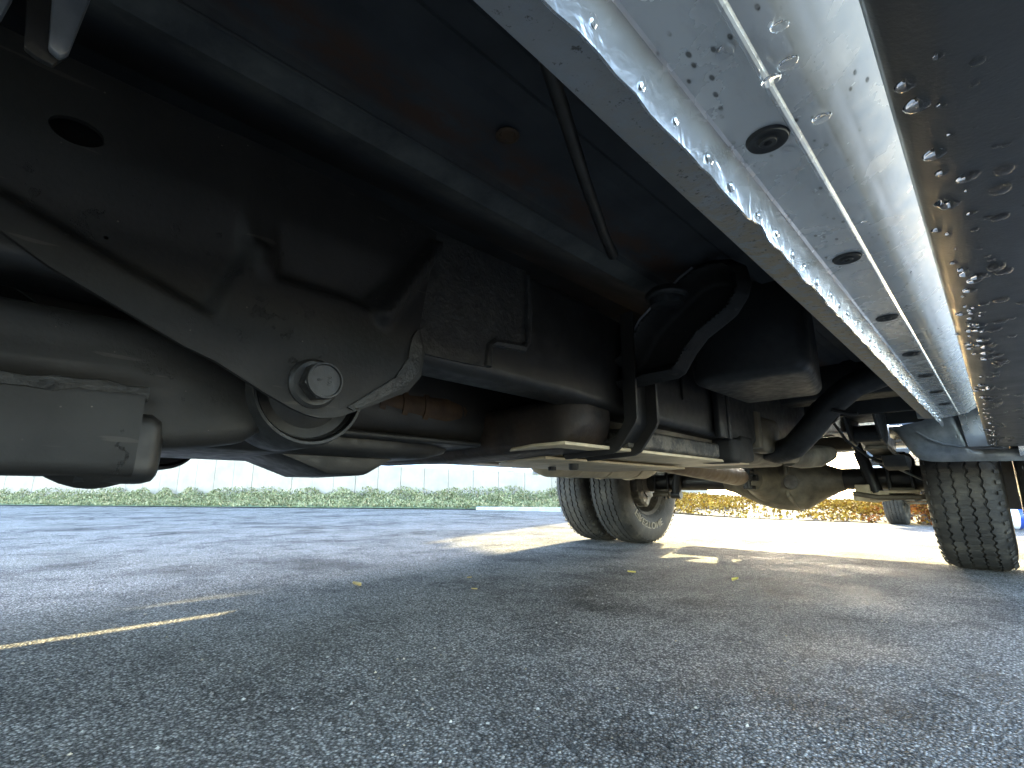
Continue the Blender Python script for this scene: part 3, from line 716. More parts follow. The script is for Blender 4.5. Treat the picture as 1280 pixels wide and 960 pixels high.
# cover plate hanging under the near arm
b = B(); st = [(-1.0, .40), (-.6, .405), (-.2, .408), (-.02, .411), (.06, .414), (.078, .414)]
b.rings([[(x, y, z) for x, z in rrect(-.625, -.552, .332, zt, .012, 4)] for y, zt in st]); pl = b.obj('arm_shield', 'worn', truck, 60)
b = B(); b.rings([[(x, y, z) for x, z in rrect(-.622 + i, -.562 - i, .326 + i * .6, .392 - i, .014, 4)] for y, i in ((.04, 0), (.088, .0), (.096, .004), (.100, .012))]); b.obj('shield_end', 'black', pl, 60)
b = B(); b.rings([[(-.59 + .03 * k * math.cos(a), .053 + .036 * k * math.sin(a), .334 - .013 * (1 - k * k)) for a in [2 * math.pi * i / 18 for i in range(18)]] for k in (1, .85, .6, .3, .05)]); b.obj('shield_dimple', 'worn', pl, 70)
b = B(); rp = [(-.556 + random.uniform(-.003, .003), -.9 + .98 * k / 60, .409 + random.uniform(-.003, .003)) for k in range(61)]; b.tube(rp, [random.uniform(.004, .008) for _ in rp], 7); b.obj('weld_bead', 'crust', pl)

b = B(); b.prism('x', [(-.034, .70), (-.0313, .566), (-.0262, .524), (-.0217, .5217), (-.0156, .5211), (-.0117, .530), (-.0093, .5866), (-.006, .70)], -.304, -.3, .001); tb = b.obj('hose_tab', 'black_dusty', truck)
b = B(); b.prism('x', [(-.026, .66), (-.0226, .5695), (-.0182, .526), (-.0136, .5235), (-.0111, .528), (-.0063, .5847), (-.001, .66)], -.2998, -.294, .0015); b.obj('tab_face', 'galv', tb)
b = B(); b.prism('x', [(-.05, .66), (-.0463, .552), (-.038, .532), (-.0353, .5313), (-.0335, .545), (-.033, .66)], -.303, -.298, .001); b.obj('tab_face', 'galv', tb)
# ---- transmission, transfer case, front exhaust ---------------------------------
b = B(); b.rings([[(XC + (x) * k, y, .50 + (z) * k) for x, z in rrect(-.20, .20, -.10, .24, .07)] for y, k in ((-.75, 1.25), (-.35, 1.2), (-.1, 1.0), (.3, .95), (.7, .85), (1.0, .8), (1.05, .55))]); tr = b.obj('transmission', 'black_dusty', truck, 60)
b = B(); b.rings([[(x, y, z) for x, z in rrect(-1.14 + i, -.83 - i, .383 + i * .4, .44, .02)] for y, i in ((.06, .03), (.10, .0), (.5, 0), (.60, .01), (.68, .05))]); b.obj('oil_pan', 'black', tr, 60)
b = B(); b.rings([[(x, y, z) for x, z in rrect(-1.17, -.80, .415, .427, .005)] for y in (.02, .71)]); b.obj('pan_flange', 'black', tr)
b = B(); b.prism('x', [(.29, .39), (.40, .350), (.475, .350), (.545, .39)], -1.06, -.86, .01); b.obj('drain_sump', 'black', tr)
b = B(); b.tube([(-.83, .1, .53), (-.83, .30, .50), (-.83, .40, .488)], .026, 18); b.tube([(-.83, .40, .488), (-.83, .43, .487), (-.83, .62, .487), (-.83, .66, .487)], [.026, .033, .033, .026], 24); b.tube([(-.83, .66, .487), (-.90, .85, .54), (-1.05, 1.1, .56), (-1.2, 1.35, .47)], .026, 16)
ex = b.obj('exhaust_pipe', 'rust', truck)
for y in (.46, .51, .56):
    b = B(); b.lathe([(.031, 0), (.036, .0), (.036, .012), (.031, .012)], 'y', (-.83, y, .487), 28); b.obj('clamp_band', 'rust', ex)
b = B(); b.tube([(-1.2, 1.33, .462), (-1.2, 1.36, .462), (-1.2, 1.40, .462), (-1.2, 2.06, .468), (-1.2, 2.10, .468), (-1.2, 2.16, .468)], [.04, .075, .086, .086, .075, .04], 30); mu = b.obj('muffler', 'tan', truck)
for y in (1.52, 1.72, 1.94):
    b = B(); b.lathe([(.084, 0), (.0895, 0), (.0905, .006), (.0895, .014), (.084, .014)], 'y', (-1.2, y, .465), 36); b.obj('muffler_band', 'tan', mu)
b = B(); b.tube([(-1.2, 2.14, .468), (-1.22, 2.5, .55), (-1.24, 2.95, .60), (-1.35, 3.6, .55), (-1.6, 4.2, .5)], .035, 16); b.obj('tail_pipe', 'rust', mu)

# ---- fuel tank, skid plate, straps ------------------------------------------------
b = B(); b.rings([[(x, y, z) for x, z in rrect(-.93 + i, -.585 - i, .418 + i, .70 - i, .055, 5)] for y, i in ((.92, .05), (.95, .015), (1.0, 0), (2.1, 0), (2.22, .015), (2.28, .05))]); tank = b.obj('fuel_tank', 'tan_dark', truck, 60)
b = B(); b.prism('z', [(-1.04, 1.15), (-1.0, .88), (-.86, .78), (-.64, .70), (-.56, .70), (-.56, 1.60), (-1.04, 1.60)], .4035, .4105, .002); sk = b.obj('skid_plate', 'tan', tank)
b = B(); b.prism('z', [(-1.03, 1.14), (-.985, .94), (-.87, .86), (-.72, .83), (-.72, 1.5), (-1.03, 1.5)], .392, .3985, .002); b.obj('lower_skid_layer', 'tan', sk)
b = B(); b.lathe([(.004, 0), (.013, 0), (.013, -.012), (.010, -.016), (.004, -.016)], 'z', (-.79, 1.02, .392), 12); b.lathe([(.004, 0), (.012, 0), (.012, -.01), (.004, -.01)], 'z', (-.93, 1.10, .392), 12); b.obj('skid_bolt', 'black', sk)
b = B(); b.rings([[(x, y, z) for x, z in rrect(-.62, -.552, .411, .452, .008)] for y in (.90, 1.36)]); b.obj('skid_side_rail', 'flake', tank, 60)
b = B(); b.rings([[(x, y, z) for x, z in rrect(-.63 + i, -.532 - i, .402 + i, zt, .012)] for y, i, zt in ((1.40, .008, .470), (1.41, 0, .474), (1.47, .0, .474), (1.49, .004, .486), (1.58, .006, .486), (1.605, .02, .47))]); b.obj('cradle_bracket', 'worn', tank, 50)
for y in (1.30, 1.36):
    b = B(); b.box((-.536, y, .462), (-.518, y + .05 if y < 1.33 else y + .02, .60), .004); b.obj('tank_strap', 'black', tank)
# near tank strap: C-channel that folds in under the tank
pth = [(-.505, .68), (-.507, .46), (-.512, .45), (-.545, .412), (-.56, .405), (-.68, .399)]
def strip3(y0, y1, dx):
    b = B(); b.rings([[(x + dx, y0, z), (x + dx, y1, z), (x + dx - .006, y1, z), (x + dx - .006, y0, z)] if k < 3 else [(x, y0, z - dx), (x, y1, z - dx), (x, y1, z - dx + .006), (x, y0, z - dx + .006)] for k, (x, z) in enumerate(pth)]); return b
st = strip3(.845, .93, -.012).obj('strap_channel', 'black', tank, 30)
for y0, y1 in ((.842, .848), (.922, .930)):
    b = B(); b.rings([[(x + .012, y0, z), (x + .012, y1, z), (x - .012, y1, z), (x - .012, y0, z)] if k < 3 else [(x + .006, y0, z - .010), (x + .006, y1, z - .010), (x - .006, y1, z + .008), (x - .006, y0, z + .008)] for k, (x, z) in enumerate(pth)]); b.obj('channel_flange', 'black_dusty', st, 30)
# lumps behind the tank: hanger castings
b = B(); b.rings([[(x, y, z) for x, z in rrect(-.60 + i, -.525 - i, .448 + i, .56, .02)] for y, i in ((1.66, .02), (1.68, 0), (1.80, 0), (1.82, .02))]); b.obj('frame_gusset', 'tan_dark', truck, 60)
b = B(); b.rings([[(x, y, z) for x, z in rrect(-.60 + i, -.53 - i, .425 + i, .50, .02)] for y, i in ((1.86, .02), (1.88, 0), (2.02, 0), (2.05, .02))]); b.obj('frame_gusset', 'tan_dark', truck, 60)
b = B(); b.tube([(-.57, 2.02, .45), (-.55, 2.12, .452), (-.52, 2.22, .46), (-.50, 2.32, .475)], [.035, .042, .042, .03], 18); b.obj('hose_elbow', 'tan_dark', truck)
b = B(); b.box((-.60, 1.62, .456), (-.53, 1.655, .57), .004); b.obj('hanger_plate', 'tan_dark', truck)
b = B(); b.box((-.60, 1.83, .45), (-.535, 1.855, .53), .004); b.obj('hanger_plate', 'tan_dark', truck)
# filler hose
b = B(); b.tube([(-.62, 1.92, .475), (-.54, 1.82, .452), (-.465, 1.73, .462), (-.405, 1.70, .512), (-.345, 1.69, .575), (-.28, 1.68, .622), (-.20, 1.67, .645), (-.10, 1.66, .66)], .037, 20); hs = b.obj('filler_hose', 'rubber', truck)
b = B(); b.lathe([(.037, 0), (.041, 0), (.041, .012), (.037, .012)], 'y', (-.365, 1.69, .555), 20); b.tube([(-.335, 1.66, .555), (-.29, 1.66, .538), (-.275, 1.66, .537)], .006, 8); b.obj('hose_clip', 'steel', hs)

# ---- body mount, plastic reservoir --------------------------------------------------
out = [(-.60, .535), (-.498, .540), (-.44, .543), (-.425, .55), (-.40, .585), (-.374, .612), (-.34, .63), (-.315, .645), (-.292, .675), (-.284, .70), (-.29, .735), (-.315, .757), (-.35, .768), (-.39, .764), (-.42, .75), (-.47, .716), (-.515, .685), (-.54, .65), (-.558, .624), (-.60, .61)]
out = [(u * .944, .317 + (v - .317) * .944) for u, v in out]
b = stamped(out, lambda u, v, h: (u, .842 - h, v), lambda u, v: -.022 * (1 - sst(.0, .016, poly_sd((u, v), out))) - .05 * sst(.014, .040, poly_sd((u, v), out)), .0042, .004)
bmn = b.obj('body_mount_bracket', 'worn', truck, 60)
b = B(); b.tube([(u * .944, .862, .317 + (v - .317) * .944) for u, v in [(-.56, .622), (-.54, .65), (-.515, .685), (-.47, .716), (-.42, .75), (-.39, .764)]], .0035, 8); b.obj('bracket_lip_highlight', 'galv', bmn)  # pale lip paints the bright rim highlight along the black bracket edge
b = B(); b.lathe([(.01, -.012), (.03, -.012), (.032, .0), (.038, .002), (.040, .006), (.038, .012), (.03, .02), (.01, .02)], 'z', (-.405, .82, .672), 32); b.obj('mount_cushion', 'rubber', bmn)
b = B(); b.rings([[(x, y, z) for x, z in rrect(-.47 + i, xr - i, .547 + i * .6, .78, .022, 5)] for y, i, xr in ((1.03, .022, -.232), (1.04, .006, -.232), (1.06, 0, -.236), (1.33, .0, -.282), (1.36, .02, -.286))]); b.obj('plastic_reservoir', 'plastic', truck, 60)
b = B(); b.prism('x', [(1.13, .54), (1.17, .545), (1.17, .60), (1.13, .60)], -.538, -.534, 0); b.obj('paper_label', 'black_dusty', railL)

# ---- floor pan, sill brace -----------------------------------------------------------
sec = [(-.14, .70), (-.175, .735), (-.20, .745), (-.262, .745), (-.272, .737), (-.300, .737), (-.312, .748), (-.335, .748), (-.345, .741), (-.395, .741), (-.436, .737), (-.441, .727), (-.476, .721), (-.52, .735), (-.64, .79), (-.72, .80), (-.76, .86), (-.82, .91), (XC, .92)]
sec = sec + [(mir(x), z) for x, z in sec[::-1][1:]]
b = B(); b.rings([[(x, y, z) for x, z in sec] + [(x, y, z + .01) for x, z in sec[::-1]] for y in (-.55, -.1, .4, .9, 1.5, 2.15)]); fl = b.obj('floor_pan', 'floor', truck, 8)
b = B(); b.tube([(-.4415, y, .7265) for y in (-.4, .1, .3, .45, .6, .7)], .0022, 8); b.obj('seam_lip', 'floor', fl)
b = B(); b.lathe([(.008, .0), (.012, -.001), (.0145, -.004), (.011, -.005), (.008, -.002)], 'z', (-.365, .36, .7405), 20); b.obj('drain_ring', 'rust', fl)
b = B(); b.rings([[(x, y, z) for y, z in rrect(1.9, 2.05, .63, .76, .02)] for x in (-.55, -.16)]); b.obj('floor_cross_sill', 'black', fl, 50)
b = B(); b.tube([(-.185, .195, .665), (-.221, .27, .66), (-.283, .398, .658), (-.34, .52, .66), (-.372, .59, .668)], [.0075, .007, .007, .0075, .0085], 10); b.obj('brake_line', 'black_dusty', fl)
b = B(); b.tube([(-.1755, .47, .63), (-.165, .47, .63)], .012, 14); b.obj('sill_hole_plug', 'rubber', fl)

# ---- rocker panel -----------------------------------------------------------------------
def SH(x, y): return x - .008 * y
YA, YB = -.40, 2.14
ys = [YA + (YB - YA) * k / 26 for k in range(27)]
def sheet(name, sec, mat, parent, wob=0.0, ys=ys, th=(.0, .003), ang=30):
    b = B(); rs = []
    for i, y in enumerate(ys):
        r = [(SH(x, y) + wob * random.uniform(-1, 1), y, z + wob * random.uniform(-1, 1)) for x, z in sec]
        rs.append(r + [(p[0] + th[0], p[1], p[2] + th[1]) for p in r[::-1]])
    b.rings(rs); return b.obj(name, mat, parent, ang)
rk = sheet('rocker_panel', [(-.1055, .5635), (-.1035, .5655), (-.095, .5665), (-.074, .5665), (-.0692, .5664), (-.0682, .5650), (-.0668, .5650), (-.0655, .5662), (-.0645, .5685), (-.052, .5695), (-.047, .571), (-.030, .5805), (-.014, .592), (-.002, .613), (.012, .67), (.016, .74)], 'rocker', truck, .0002, th=(-.003, .003), ang=17)
fy = [YA + (YB - YA) * k / 150 for k in range(151)]
b = B(); rs = []
for y in fy:
    e = random.uniform(-.0016, .0016) + .0012 * math.sin(y * 45) + (.006 if abs(y - .405) < .012 else 0)
    w_ = .0011 * math.sin(y * 95 + 2 * math.sin(y * 31)) + random.uniform(-.0003, .0003)
    rs.append([(SH(-.1160, y), y, .5630), (SH(-.1145, y), y, .545 + e), (SH(-.1130 + w_ * .4, y), y, .5300 + e), (SH(-.1115 + w_ * .4, y), y, .5298 + e), (SH(-.1095 + w_, y), y, .540 + e * .4), (SH(-.1075 - w_ * .6, y), y, .5535), (SH(-.1055, y), y, .5640)])
b.rings(rs); fg = b.obj('pinch_weld_flange', 'flange', rk, 60)
sl = sheet('inner_sill', [(-.1165, .5632), (-.121, .5618), (-.150, .5640), (-.1565, .5665), (-.160, .575), (-.168, .62), (-.178, .735)], 'sill', rk, .0003, th=(-.003, .002))
b = B(); sp_ = [(SH(-.1172, y) + random.uniform(-.0006, .0006), y, .5605 + random.uniform(-.0008, .0008)) for y in fy]; b.tube(sp_, [random.uniform(.0016, .0034) for _ in sp_], 6); b.obj('sealer_bead', 'sill', rk)
# weld spots along the flange
b = B(); b.lathe([(.0008, .0012), (.003, .0009), (.0042, -.0004)], 'x', (0, 0, 0), 12); wm = b.obj('weld_spot', 'flange', None); WM = wm.data; bpy.data.objects.remove(wm)
for k in range(44):
    y = .02 + k * .047 + random.uniform(-.008, .008); inst(WM, 'weld_spot', rk, (SH(-.1088, y), y, .541 + random.uniform(-.003, .003)), (0, rad(random.uniform(-10, 10)), 0), (1, random.uniform(.8, 1.4), random.uniform(.8, 1.4)))
# end cap of the rocker at the back of the cab
b = B(); b.prism('y', [(-.190, .565), (-.13, .560), (-.085, .5665), (-.06, .572), (-.03, .61), (-.012, .74), (-.20, .74)], YB + .002, YB + .012, .002); b.obj('rocker_end_cap', 'silver', rk)
# rubber plugs
b = B(); b.lathe([(.0015, -.0012), (.003, -.0034), (.0055, -.0036), (.0068, -.0015), (.0095, -.0012), (.0118, -.0026), (.0132, -.0026), (.0145, .0)], 'z', (0, 0, 0), 28); pm = b.obj('rubber_plug', 'rubber', None); PM = pm.data; bpy.data.objects.remove(pm)
for y, s in ((.10, .9), (.348, 1.0), (.604, .95), (.862, .95), (1.126, .95), (1.363, .95), (1.605, .95), (1.846, .95)):
    inst(PM, 'rubber_plug', rk, (SH(-.0835, y), y, .5665), (0, 0, 0), (s, s, s))

# ---- running board -------------------------------------------------------------------------
def SB(x, y): return x - .0105 * (y - .1)
bsec = [(-.004, .512), (-.0095, .504), (-.0108, .484), (-.0092, .4785), (-.0045, .4755), (.004, .4712), (.010, .4695), (.060, .4690), (.120, .4700), (.165, .4745), (.183, .485), (.188, .50), (.182, .516), (.165, .524), (.02, .524)]
ysb = [-.46 + (2.30 + .46) * k / 12 for k in range(13)]
b = B(); b.rings([[(SB(x, y), y, z) for x, z in bsec] for y in ysb]); rb = b.obj('running_board', 'board', truck, 50)
b = B(); b.prism('y', [(SB(x, 2.302) + (.012 if x < .05 else -.01) * 0, z + .0) for x, z in bsec], 2.302, 2.318, .003); b.obj('board_end_cap', 'plastic', rb)
b = B(); b.prism('z', [(.03, -.44), (.17, -.44), (.15, 2.27), (.01, 2.27)], .5243, .5285, .001); b.obj('tread_strip', 'rubber', rb)
for y in (-.1, 1.0, 2.0):
    b = B(); b.prism('y', [(-.16, .70), (-.15, .60), (-.02, .5245), (.12, .5245), (.12, .535), (0, .535), (-.13, .62), (-.14, .70)], y, y + .05, .002)
    if y < 0: b.obj('board_bracket', 'black', rb)
    else: b.bm.free()
# water hanging under the board, and drops on the rocker
def drop_mesh():
    b = B(); prof = [(.0015, -1.0), (.35, -.96), (.68, -.76), (.90, -.45), (1.0, -.12), (1.04, 0.02)]
    b.lathe([(r, z) for r, z in prof], 'z', (0, 0, 0), 14); o = b.obj('water_drop', 'water', None, 80); m = o.data; bpy.data.objects.remove(o); return m
DM = drop_mesh()
def bz(x):
    for (xa, za), (xb, zb) in zip(bsec[3:], bsec[4:9]):
        if xa <= x <= xb: return za + (zb - za) * (x - xa) / (xb - xa)
    return .469
drops = [(x + .0105 * (y - .1), y, r) for x, y, r in ((-.0049, .2268, 4), (-.0026, .2408, 5.2), (-.001, .2829, 4.6), (-.0001, .3022, 3.2), (.0083, .3106, 4.4), (.0209, .3153, 4), (.0193, .3353, 4.8), (.0004, .34, 4.4), (-.0029, .34, 3.5), (.0188, .3718, 4.2), (-.0078, .3808, 3), (-.0032, .3853, 2.4), (.0149, .2236, 2.6), (.0219, .2919, 1.8), (.0004, .461, 4.4), (.004, .478, 4.4), (-.0003, .4511, 3.6), (.0008, .5017, 5), (.0141, .4399, 2.2), (-.0038, .4388, 3), (-.002, .5875, 4), (-.0068, .5769, 4.4), (-.0014, .6125, 4.4), (.0158, .6111, 4.6), (.0116, .6383, 5), (.0235, .6775, 4), (-.0004, .6992, 5), (-.0145, .6694, 3), (.0072, .5429, 3.6), (.0057, .6974, 4))]
rd = random.Random(3)
for k in range(150):
    y = .42 + 1.84 * rd.random() ** 1.15
    if rd.random() < .72: x = .0 + .018 * rd.random() + .006 * math.sin(y * 17)
    else: x = rd.uniform(-.002, .05 + .05 * rd.random())
    drops.append((x, y, rd.choice((1.6, 2.4, 3.2, 4.0, 4.6)) * (1 + .3 * y)))
for k in range(26): drops.append((rd.uniform(.0, .06), rd.uniform(.17, .42), rd.choice((.8, 1.1, 1.5, 2))))
for x, y, s in drops:
    s *= .001; inst(DM, 'water_drop', rb, (SB(x, y), y, bz(x) + .0001), (0, 0, rd.uniform(0, 6)), (s, s * rd.uniform(.8, 1.3), s * rd.uniform(.42, .62)))
for x, y, s in ((-.0784, .254, 5.0), (-.0657, .290, 4.4), (-.0562, .2915, 4.6), (-.0716, .3134, 3.4), (-.079, .3704, 4.0), (-.0518, .2621, 3.6), (-.0537, .3559, 4.6), (-.083, .49, 2), (-.06, .53, 2), (-.09, .61, 2)):
    s *= .001; z = .5665 if x < -.0715 or x > -.063 else .5625
    if x > -.06: z = .5690
    inst(DM, 'water_drop', rk, (x, y, z), (0, 0, rd.uniform(0, 6)), (s, s * 1.3, s * .55))

# ---- lower corner of the rear fender in front of the twin wheels ---------------------------
out = [(-.31, .57), (-.285, .55), (-.262, .495), (-.245, .462), (-.225, .441), (-.195, .433), (-.16, .430), (0.0, .425), (.22, .422), (.22, .463), (.0, .465), (-.06, .470), (-.075, .505), (-.09, .548), (-.105, .61), (-.16, .61), (-.2, .585)]
b = stamped(out, lambda u, v, h: (u, 2.36 - h + .25 * max(0, -.10 - u), v), lambda u, v: -.012 * (1 - sst(0, .02, poly_sd((u, v), out))), .014, .006)
fc = b.obj('fender_corner', 'galv', truck, 50)
b = B(); b.tube([(u, 2.352 + .25 * max(0, -.10 - u), v) for u, v in [(-.222, .545), (-.19, .515), (-.15, .492), (-.10, .478), (-.06, .472), (.0, .468)]], .0035, 8); b.obj('fender_lip', 'galv', fc)
b = B(); b.tube([(u, 2.350, v) for u, v in [(-.096, .545), (-.083, .505), (-.067, .474)]], .003, 8); b.obj('corner_edge', 'galv', fc)
for k in range(16):
    u, v = rd.uniform(-.25, -.10), rd.uniform(.44, .53)
    if poly_sd((u, v), out) < .012: continue
    s = rd.choice((.003, .004, .006)); inst(DM, 'water_drop', fc, (u, 2.359 + .25 * max(0, -.10 - u), v), (rad(-90), 0, 0), (s, s, s * .5))
b = B(); b.prism('y', [(-.085, .475), (.19, .468), (.19, .64), (-.10, .64)], 2.325, 2.340, .002); b.obj('cab_corner', 'silver', truck)

# ---- outer body -------------------------------------------------------------------------------
def body_shell():
    XL, XR = .035, mir(.035)
    prof = [(-.55, .935), (2.15, .935), (2.18, 1.25), (2.12, 1.35), (1.92, 1.86), (1.7, 1.93), (.55, 1.93), (.35, 1.88), (-.35, 1.36), (-.55, 1.32)]
    b = B(); b.rings([[(x, XC + (y - XC) if 0 else y, z) for y, z in prof] for x in (XR,)] + [[(x, y, z) for y, z in prof] for x in (XL,)]); cab = b.obj('cab', 'silver', truck, 40)
    for sx, sg in ((XL, 1), (XR, -1)):
        b = B(); b.box((sx - sg * .16, -.55, .742), (sx, 2.15, .934), 0); b.obj('cab_side', 'silver', cab)
        for y0, y1, t in ((-.02, .98, 0), (1.04, 2.0, 1)):
            b = B(); b.prism('x', [(y0, .76), (y1, .76), (y1, 1.34), (y0, 1.34)], sx, sx + sg * .012, .004); d = b.obj('door', 'silver', cab)
            w = [(y0 + .07, 1.38), (y1 - .05, 1.38), (y1 - .08, 1.82), (y0 + (.62 if t == 0 else .05), 1.82)]
            b = B(); b.prism('x', w, sx + sg * .001, sx + sg * .008, 0); b.obj('side_window', 'glass', cab)
            b = B(); b.box((sx + sg * .0125, y1 - .22, 1.20), (sx + sg * .035, y1 - .06, 1.235), .006); b.obj('handle', 'plastic', d)
        b = B(); b.rings([[(sx + sg * (.03 + .24 * k), .05 + .02 * k, z) for z in (1.36, 1.40)] + [(sx + sg * (.03 + .24 * k), .09 + .02 * k, z) for z in (1.40, 1.36)] for k in (0, 1)]); b.box((sx + sg * .20, .02, 1.32), (sx + sg * .42, .12, 1.68), .03); b.obj('side_mirror', 'plastic', cab)
    # far side rocker and board
    b = B(); b.box((mir(.0), -.40, .565), (mir(-.15), 2.14, .738), .01); b.obj('rocker_panel', 'silver', truck)
    b = B(); b.box((mir(.18), -.46, .47), (mir(-.005), 2.30, .525), .012); b.obj('running_board', 'board', truck)
    # front end: hood, fenders, grille, bumper
    b = B(); b.rings([[(x, y, z) for y, z in [(-.56, .80), (-.56, 1.30), (-1.2, 1.26), (-2.0, 1.18), (-2.08, 1.08), (-2.08, .80)]] for x in (XR + .04, XL - .04)]); b.obj('hood', 'silver', truck)
    arch = lambda yc, r, z0: [(yc + r * math.cos(rad(a)), z0 + r * math.sin(rad(a))) for a in range(180, -1, -15)]
    for sx, sg in ((XL, 1), (XR, -1)):
        b = B(); poly = [(-2.05, .62)] + [(y, z) for y, z in arch(YF, .50, .58)] + [(-.42, .58), (-.42, .74), (-.56, .80), (-.56, 1.30), (-2.05, 1.17)]
        b.prism('x', poly, sx - sg * .05, sx + sg * .02, 0); b.obj('front_fender', 'silver', truck)
    b = B(); b.box((XR + .05, -2.20, .55), (XL - .05, -2.082, .80), .03); b.obj('front_bumper', 'chrome', truck)
    b = B(); b.box((XR + .1, -2.10, .81), (XL - .1, -2.082, 1.10), .01); b.obj('grille', 'plastic', truck)
    for x in (XR + .16, XL - .16):
        b = B(); b.box((x - .1, -2.11, .88), (x + .1, -2.082, 1.08), .02); b.obj('headlight', 'glass', truck)
    # engine bay floor blocker: engine block and front axle
    b = B(); b.box((-1.3, -1.75, .52), (-.66, -.6, 1.1), .03); b.obj('engine_block', 'alu', truck)
    b = B(); b.tube([(mir(-.2), YF, .40), (-.2, YF, .40)], .045, 18); b.lathe([(.05, -.16), (.15, -.05), (.15, .05), (.05, .16)], 'x', (-1.2, YF, .40), 20); b.obj('front_axle', 'black', truck)
    # bed
    b = B(); b.box((XR + .03, 2.22, .86), (XL - .03, 4.42, .90), .005); b.obj('bed_floor', 'black', truck)
    for sx, sg in ((XL, 1), (XR, -1)):
        poly = [(2.22, .60)] + [(y, z) for y, z in arch(YR, .52, .52)] + [(3.6, .60), (4.44, .66), (4.44, 1.42), (2.22, 1.42)]
        b = B(); b.prism('x', poly, sx - sg * .06, sx, 0); b.obj('bed_side', 'silver', truck)
        # flared fender over the twin wheels
        rs = []
        for a in range(190, -11, -10):
            c, s_ = math.cos(rad(a)), math.sin(rad(a))
            rs.append([(sx + sg * dx, YR + c * r_, max(.44, .46 + s_ * r_)) for dx, r_ in ((.002, .50), (.28, .50), (.29, .51), (.28, .55), (.16, .66), (.002, .70))])
        b = B(); b.rings(rs); b.obj('flared_fender', 'silver', truck, 50)
        b = B(); b.box((sx - sg * .02, 4.445, .95), (sx - sg * .14, 4.46, 1.3), .004); b.obj('tail_light', 'red', truck)
    b = B(); b.box((XR + .16, 4.40, .905), (XL - .16, 4.45, 1.42), .01); b.obj('tailgate', 'silver', truck)
    b = B(); b.box((XR + .10, 2.22, .905), (XL - .10, 2.26, 1.42), .01); b.obj('bed_front_wall', 'silver', truck)
    b = B(); b.box((XR + .05, 4.47, .64), (XL - .05, 4.62, .80), .02); b.obj('rear_bumper', 'chrome', truck)
    b = B(); b.box((mir(-.54), 4.27, .62), (-.54, 4.44, .70), .01); b.obj('hitch_frame', 'black', truck)
body_shell()
for sg in (1, -1):
    fx = (lambda x: x) if sg > 0 else mir
    rs = []
    for a in range(175, 4, -10):
        c, s_ = math.cos(rad(a)), math.sin(rad(a))
        rs.append([(fx(-.33), YR + c * .56, .55 + s_ * .45), (fx(-.03), YR + c * .56, .55 + s_ * .45), (fx(-.03), YR + c * .57, .55 + s_ * .46), (fx(-.33), YR + c * .57, .55 + s_ * .46)])
    b = B(); b.rings(rs); b.obj('wheel_house', 'plastic', truck, 50)
    b = B(); b.box((fx(-.535), 2.172, .60), (fx(-.10), 2.19, .95), .004); b.obj('cab_back_sill', 'black', truck)

# ================================================================== OTHER THINGS
def parked_pickup():
    px, py = -.42, 9.15; zg = G(px, py)
    root = empty('parked_pickup', (px, py, zg), 'white pickup parked behind the twin rear wheels, its front axle in view', 'truck')
    W = .98
    lo = lambda a: [(px + x, py + y, zg + z) for x, y, z in a]
    b = B(); prof = [(-.86, .62), (-.9, .75), (-.88, 1.05), (-.6, 1.16), (.35, 1.22), (.95, 1.82), (2.2, 1.85), (2.55, 1.3), (4.3, 1.28), (4.35, .7), (3.9, .55), (.55, .55), (.42, .72), (.2, .88), (-.2, .88), (-.42, .72), (-.5, .6)]
    b.prism('x', [(py + y, zg + z) for y, z in prof], px - W, px + W, .02); b.obj('body', 'white', root)
    b = B(); b.box((px - W, py - .98, zg + .50), (px + W, py - .865, zg + .70), .03); b.obj('front_bumper', 'chrome', root)
    b = B(); b.box((px - .6, py - .912, zg + .76), (px + .6, py - .885, zg + 1.02), .01); b.obj('grille', 'plastic', root)
    for s in (-1, 1):
        b = B(); b.box((px + s * .66, py - .915, zg + .8), (px + s * .92, py - .88, zg + 1.0), .02); b.obj('headlight', 'glass', root)
        b = B(); b.prism('x', [(py + .55, zg + 1.24), (py + 1.0, zg + 1.74), (py + 2.1, zg + 1.76), (py + 2.35, zg + 1.30)], px + s * W, px + s * (W + .006), 0); b.obj('side_window', 'glass', root)
    b = B(); b.rings([[(px - .85, py + .36, zg + 1.24), (px + .85, py + .36, zg + 1.24), (px + .85, py + .345, zg + 1.255), (px - .85, py + .345, zg + 1.255)], [(px - .75, py + .9, zg + 1.78), (px + .75, py + .9, zg + 1.78), (px + .75, py + .885, zg + 1.795), (px - .75, py + .885, zg + 1.795)]]); b.obj('windscreen', 'glass', root)
    for s in (-1, 1):
        wheel(root, px + s * .80, py, zg + .385, s, .4 + s); wheel(root, px + s * .80, py + 3.5, zg + .385, s, 1.4 + s)
    b = B(); b.tube([(px - .7, py, zg + .39), (px + .7, py, zg + .39)], .045, 16); ax = b.obj('front_axle', 'black_dusty', root)
    b = B(); b.tube([(px - .66, py - .2, zg + .34), (px + .1, py - .2, zg + .36), (px + .66, py - .2, zg + .40)], .022, 10); b.tube([(px - .66, py - .16, zg + .30), (px + .66, py - .16, zg + .30)], .017, 10); b.obj('tie_rod', 'tan_dark', ax)
    for s in (-1, 1):
        b = B(); b.tube([(px + s * .5, py + .05, zg + .36), (px + s * .46, py + .9, zg + .5)], .035, 12); b.obj('control_arm', 'black_dusty', ax)
    for s in (-1, 1):
        b = B(); b.box((px + s * .36, py - .85, zg + .50), (px + s * .44, py + 4.2, zg + .62), .01); b.obj('frame_rail', 'black', root)
parked_pickup()

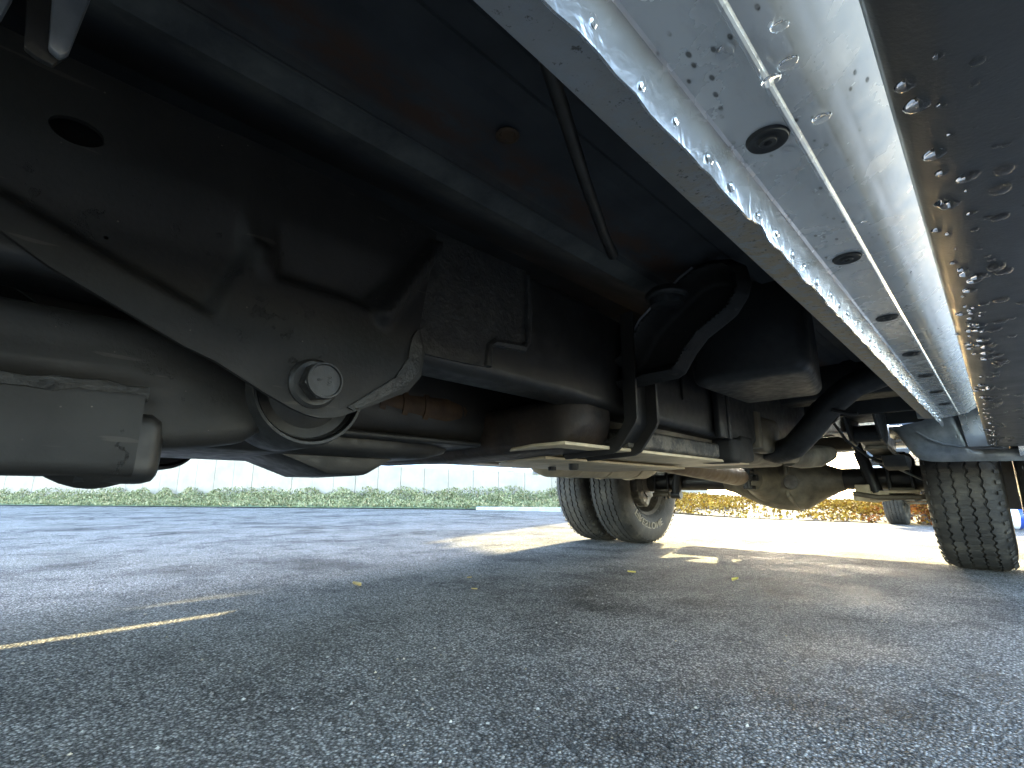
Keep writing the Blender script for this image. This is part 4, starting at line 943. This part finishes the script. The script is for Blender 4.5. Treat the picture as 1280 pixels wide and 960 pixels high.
def striped_ball():
    c = Vector((-.025, 8.0, G(0, 8.0) + .15)); R = .145; seg = 24
    root = empty('striped_ball', (c.x, c.y, c.z - R), 'white ball with blue and red stripes seen between the twin tyres', 'ball')
    cols = ['white', 'blue', 'white', 'blue', 'white', 'red'] * 2
    for g in range(12):
        b = B(); r = []
        for i in range(3):
            a = (g + i / 2 + .6) * math.pi / 6
            r.append([(c.x + R * math.sin(t) * math.cos(a), c.y + R * math.sin(t) * math.sin(a), c.z + R * math.cos(t)) for t in [math.pi * (.004 + .992 * k / 16) for k in range(17)]])
        b.rings(r, cap=False, closed=False); b.obj('gore', cols[g], root, 80)
striped_ball()

for sg in (1, -1):
    fx = (lambda x: x) if sg > 0 else mir
    b = B(); b.rings([[(fx(-.05), 3.56 + k, z), (fx(.27), 3.56 + k, z), (fx(.27), 3.568 + k, z), (fx(-.05), 3.568 + k, z)] for k, z in ((.03, .24), (.012, .4), (0, .6), (0, .8))]); b.obj('mud_flap', 'rubber', truck)
V, F = [], []
rg = random.Random(11)
for i in range(2600):
    d = .35 + 3.4 * rg.random() ** 1.6; a = rg.uniform(-1.75, .15)
    x, y = math.sin(a) * d, math.cos(a) * d; r = rg.choice((.0011, .0014, .0018, .0024, .0034)); k = len(V)
    V += [(x + r * math.cos(t + rg.uniform(-.4, .4)) * rg.uniform(.7, 1.3), y + r * math.sin(t) * rg.uniform(.7, 1.3), .0005) for t in (0, 1.57, 3.14, 4.71)] + [(x + r * .2, y, r * rg.uniform(.7, 1.2))]
    F += [(k, k + 1, k + 4), (k + 1, k + 2, k + 4), (k + 2, k + 3, k + 4), (k + 3, k, k + 4)]
me = bpy.data.meshes.new('loose_grit'); me.from_pydata(V, [], F); me.materials.append(M['grit'])
tag(link('loose_grit', me), 'fine pale grit scattered over the asphalt under the truck', 'grit', kind='stuff')
# leaves and twigs lying on the asphalt
LEAFS = [((-1.68, .92), .06, .0, 'dry_leaf'), ((-1.33, 1.16), .022, .5, 'dry_leaf'), ((-1.52, 1.30), .02, 1.2, 'dry_leaf'), ((-1.15, 1.85), .035, .2, 'yellow_leaf'), ((-.78, 1.96), .05, 1.5, 'yellow_leaf')]
LEAFL = ['curled tan leaf lying at the end of the sunlit strip', 'small tan leaf on the shaded asphalt below the skid plate', 'tiny pale leaf beside the edge of the sunlit patch', 'yellow leaf on the asphalt in front of the far twin wheels', 'narrow yellow leaf on the asphalt below the differential']
for ((x, y), s, a, m), lb in zip(LEAFS, LEAFL):
    b = B(); n = 9
    def P(t, k): return (x + s * (math.cos(a) * (t - .5) - math.sin(a) * k * .22 * math.sin(math.pi * t)), y + s * (math.sin(a) * (t - .5) + math.cos(a) * k * .22 * math.sin(math.pi * t)), .004 + .12 * s * abs(k) + .1 * s * (t - .5) ** 2)
    b.rings([[P(i / n, -1), P(i / n, 0), P(i / n, 1)] + [tuple(Vector(P(i / n, k)) + Vector((0, 0, .0008))) for k in (1, 0, -1)] for i in range(n + 1)])
    tag(b.obj('fallen_leaf', m), lb, 'leaf', 'leaves lying on the asphalt')
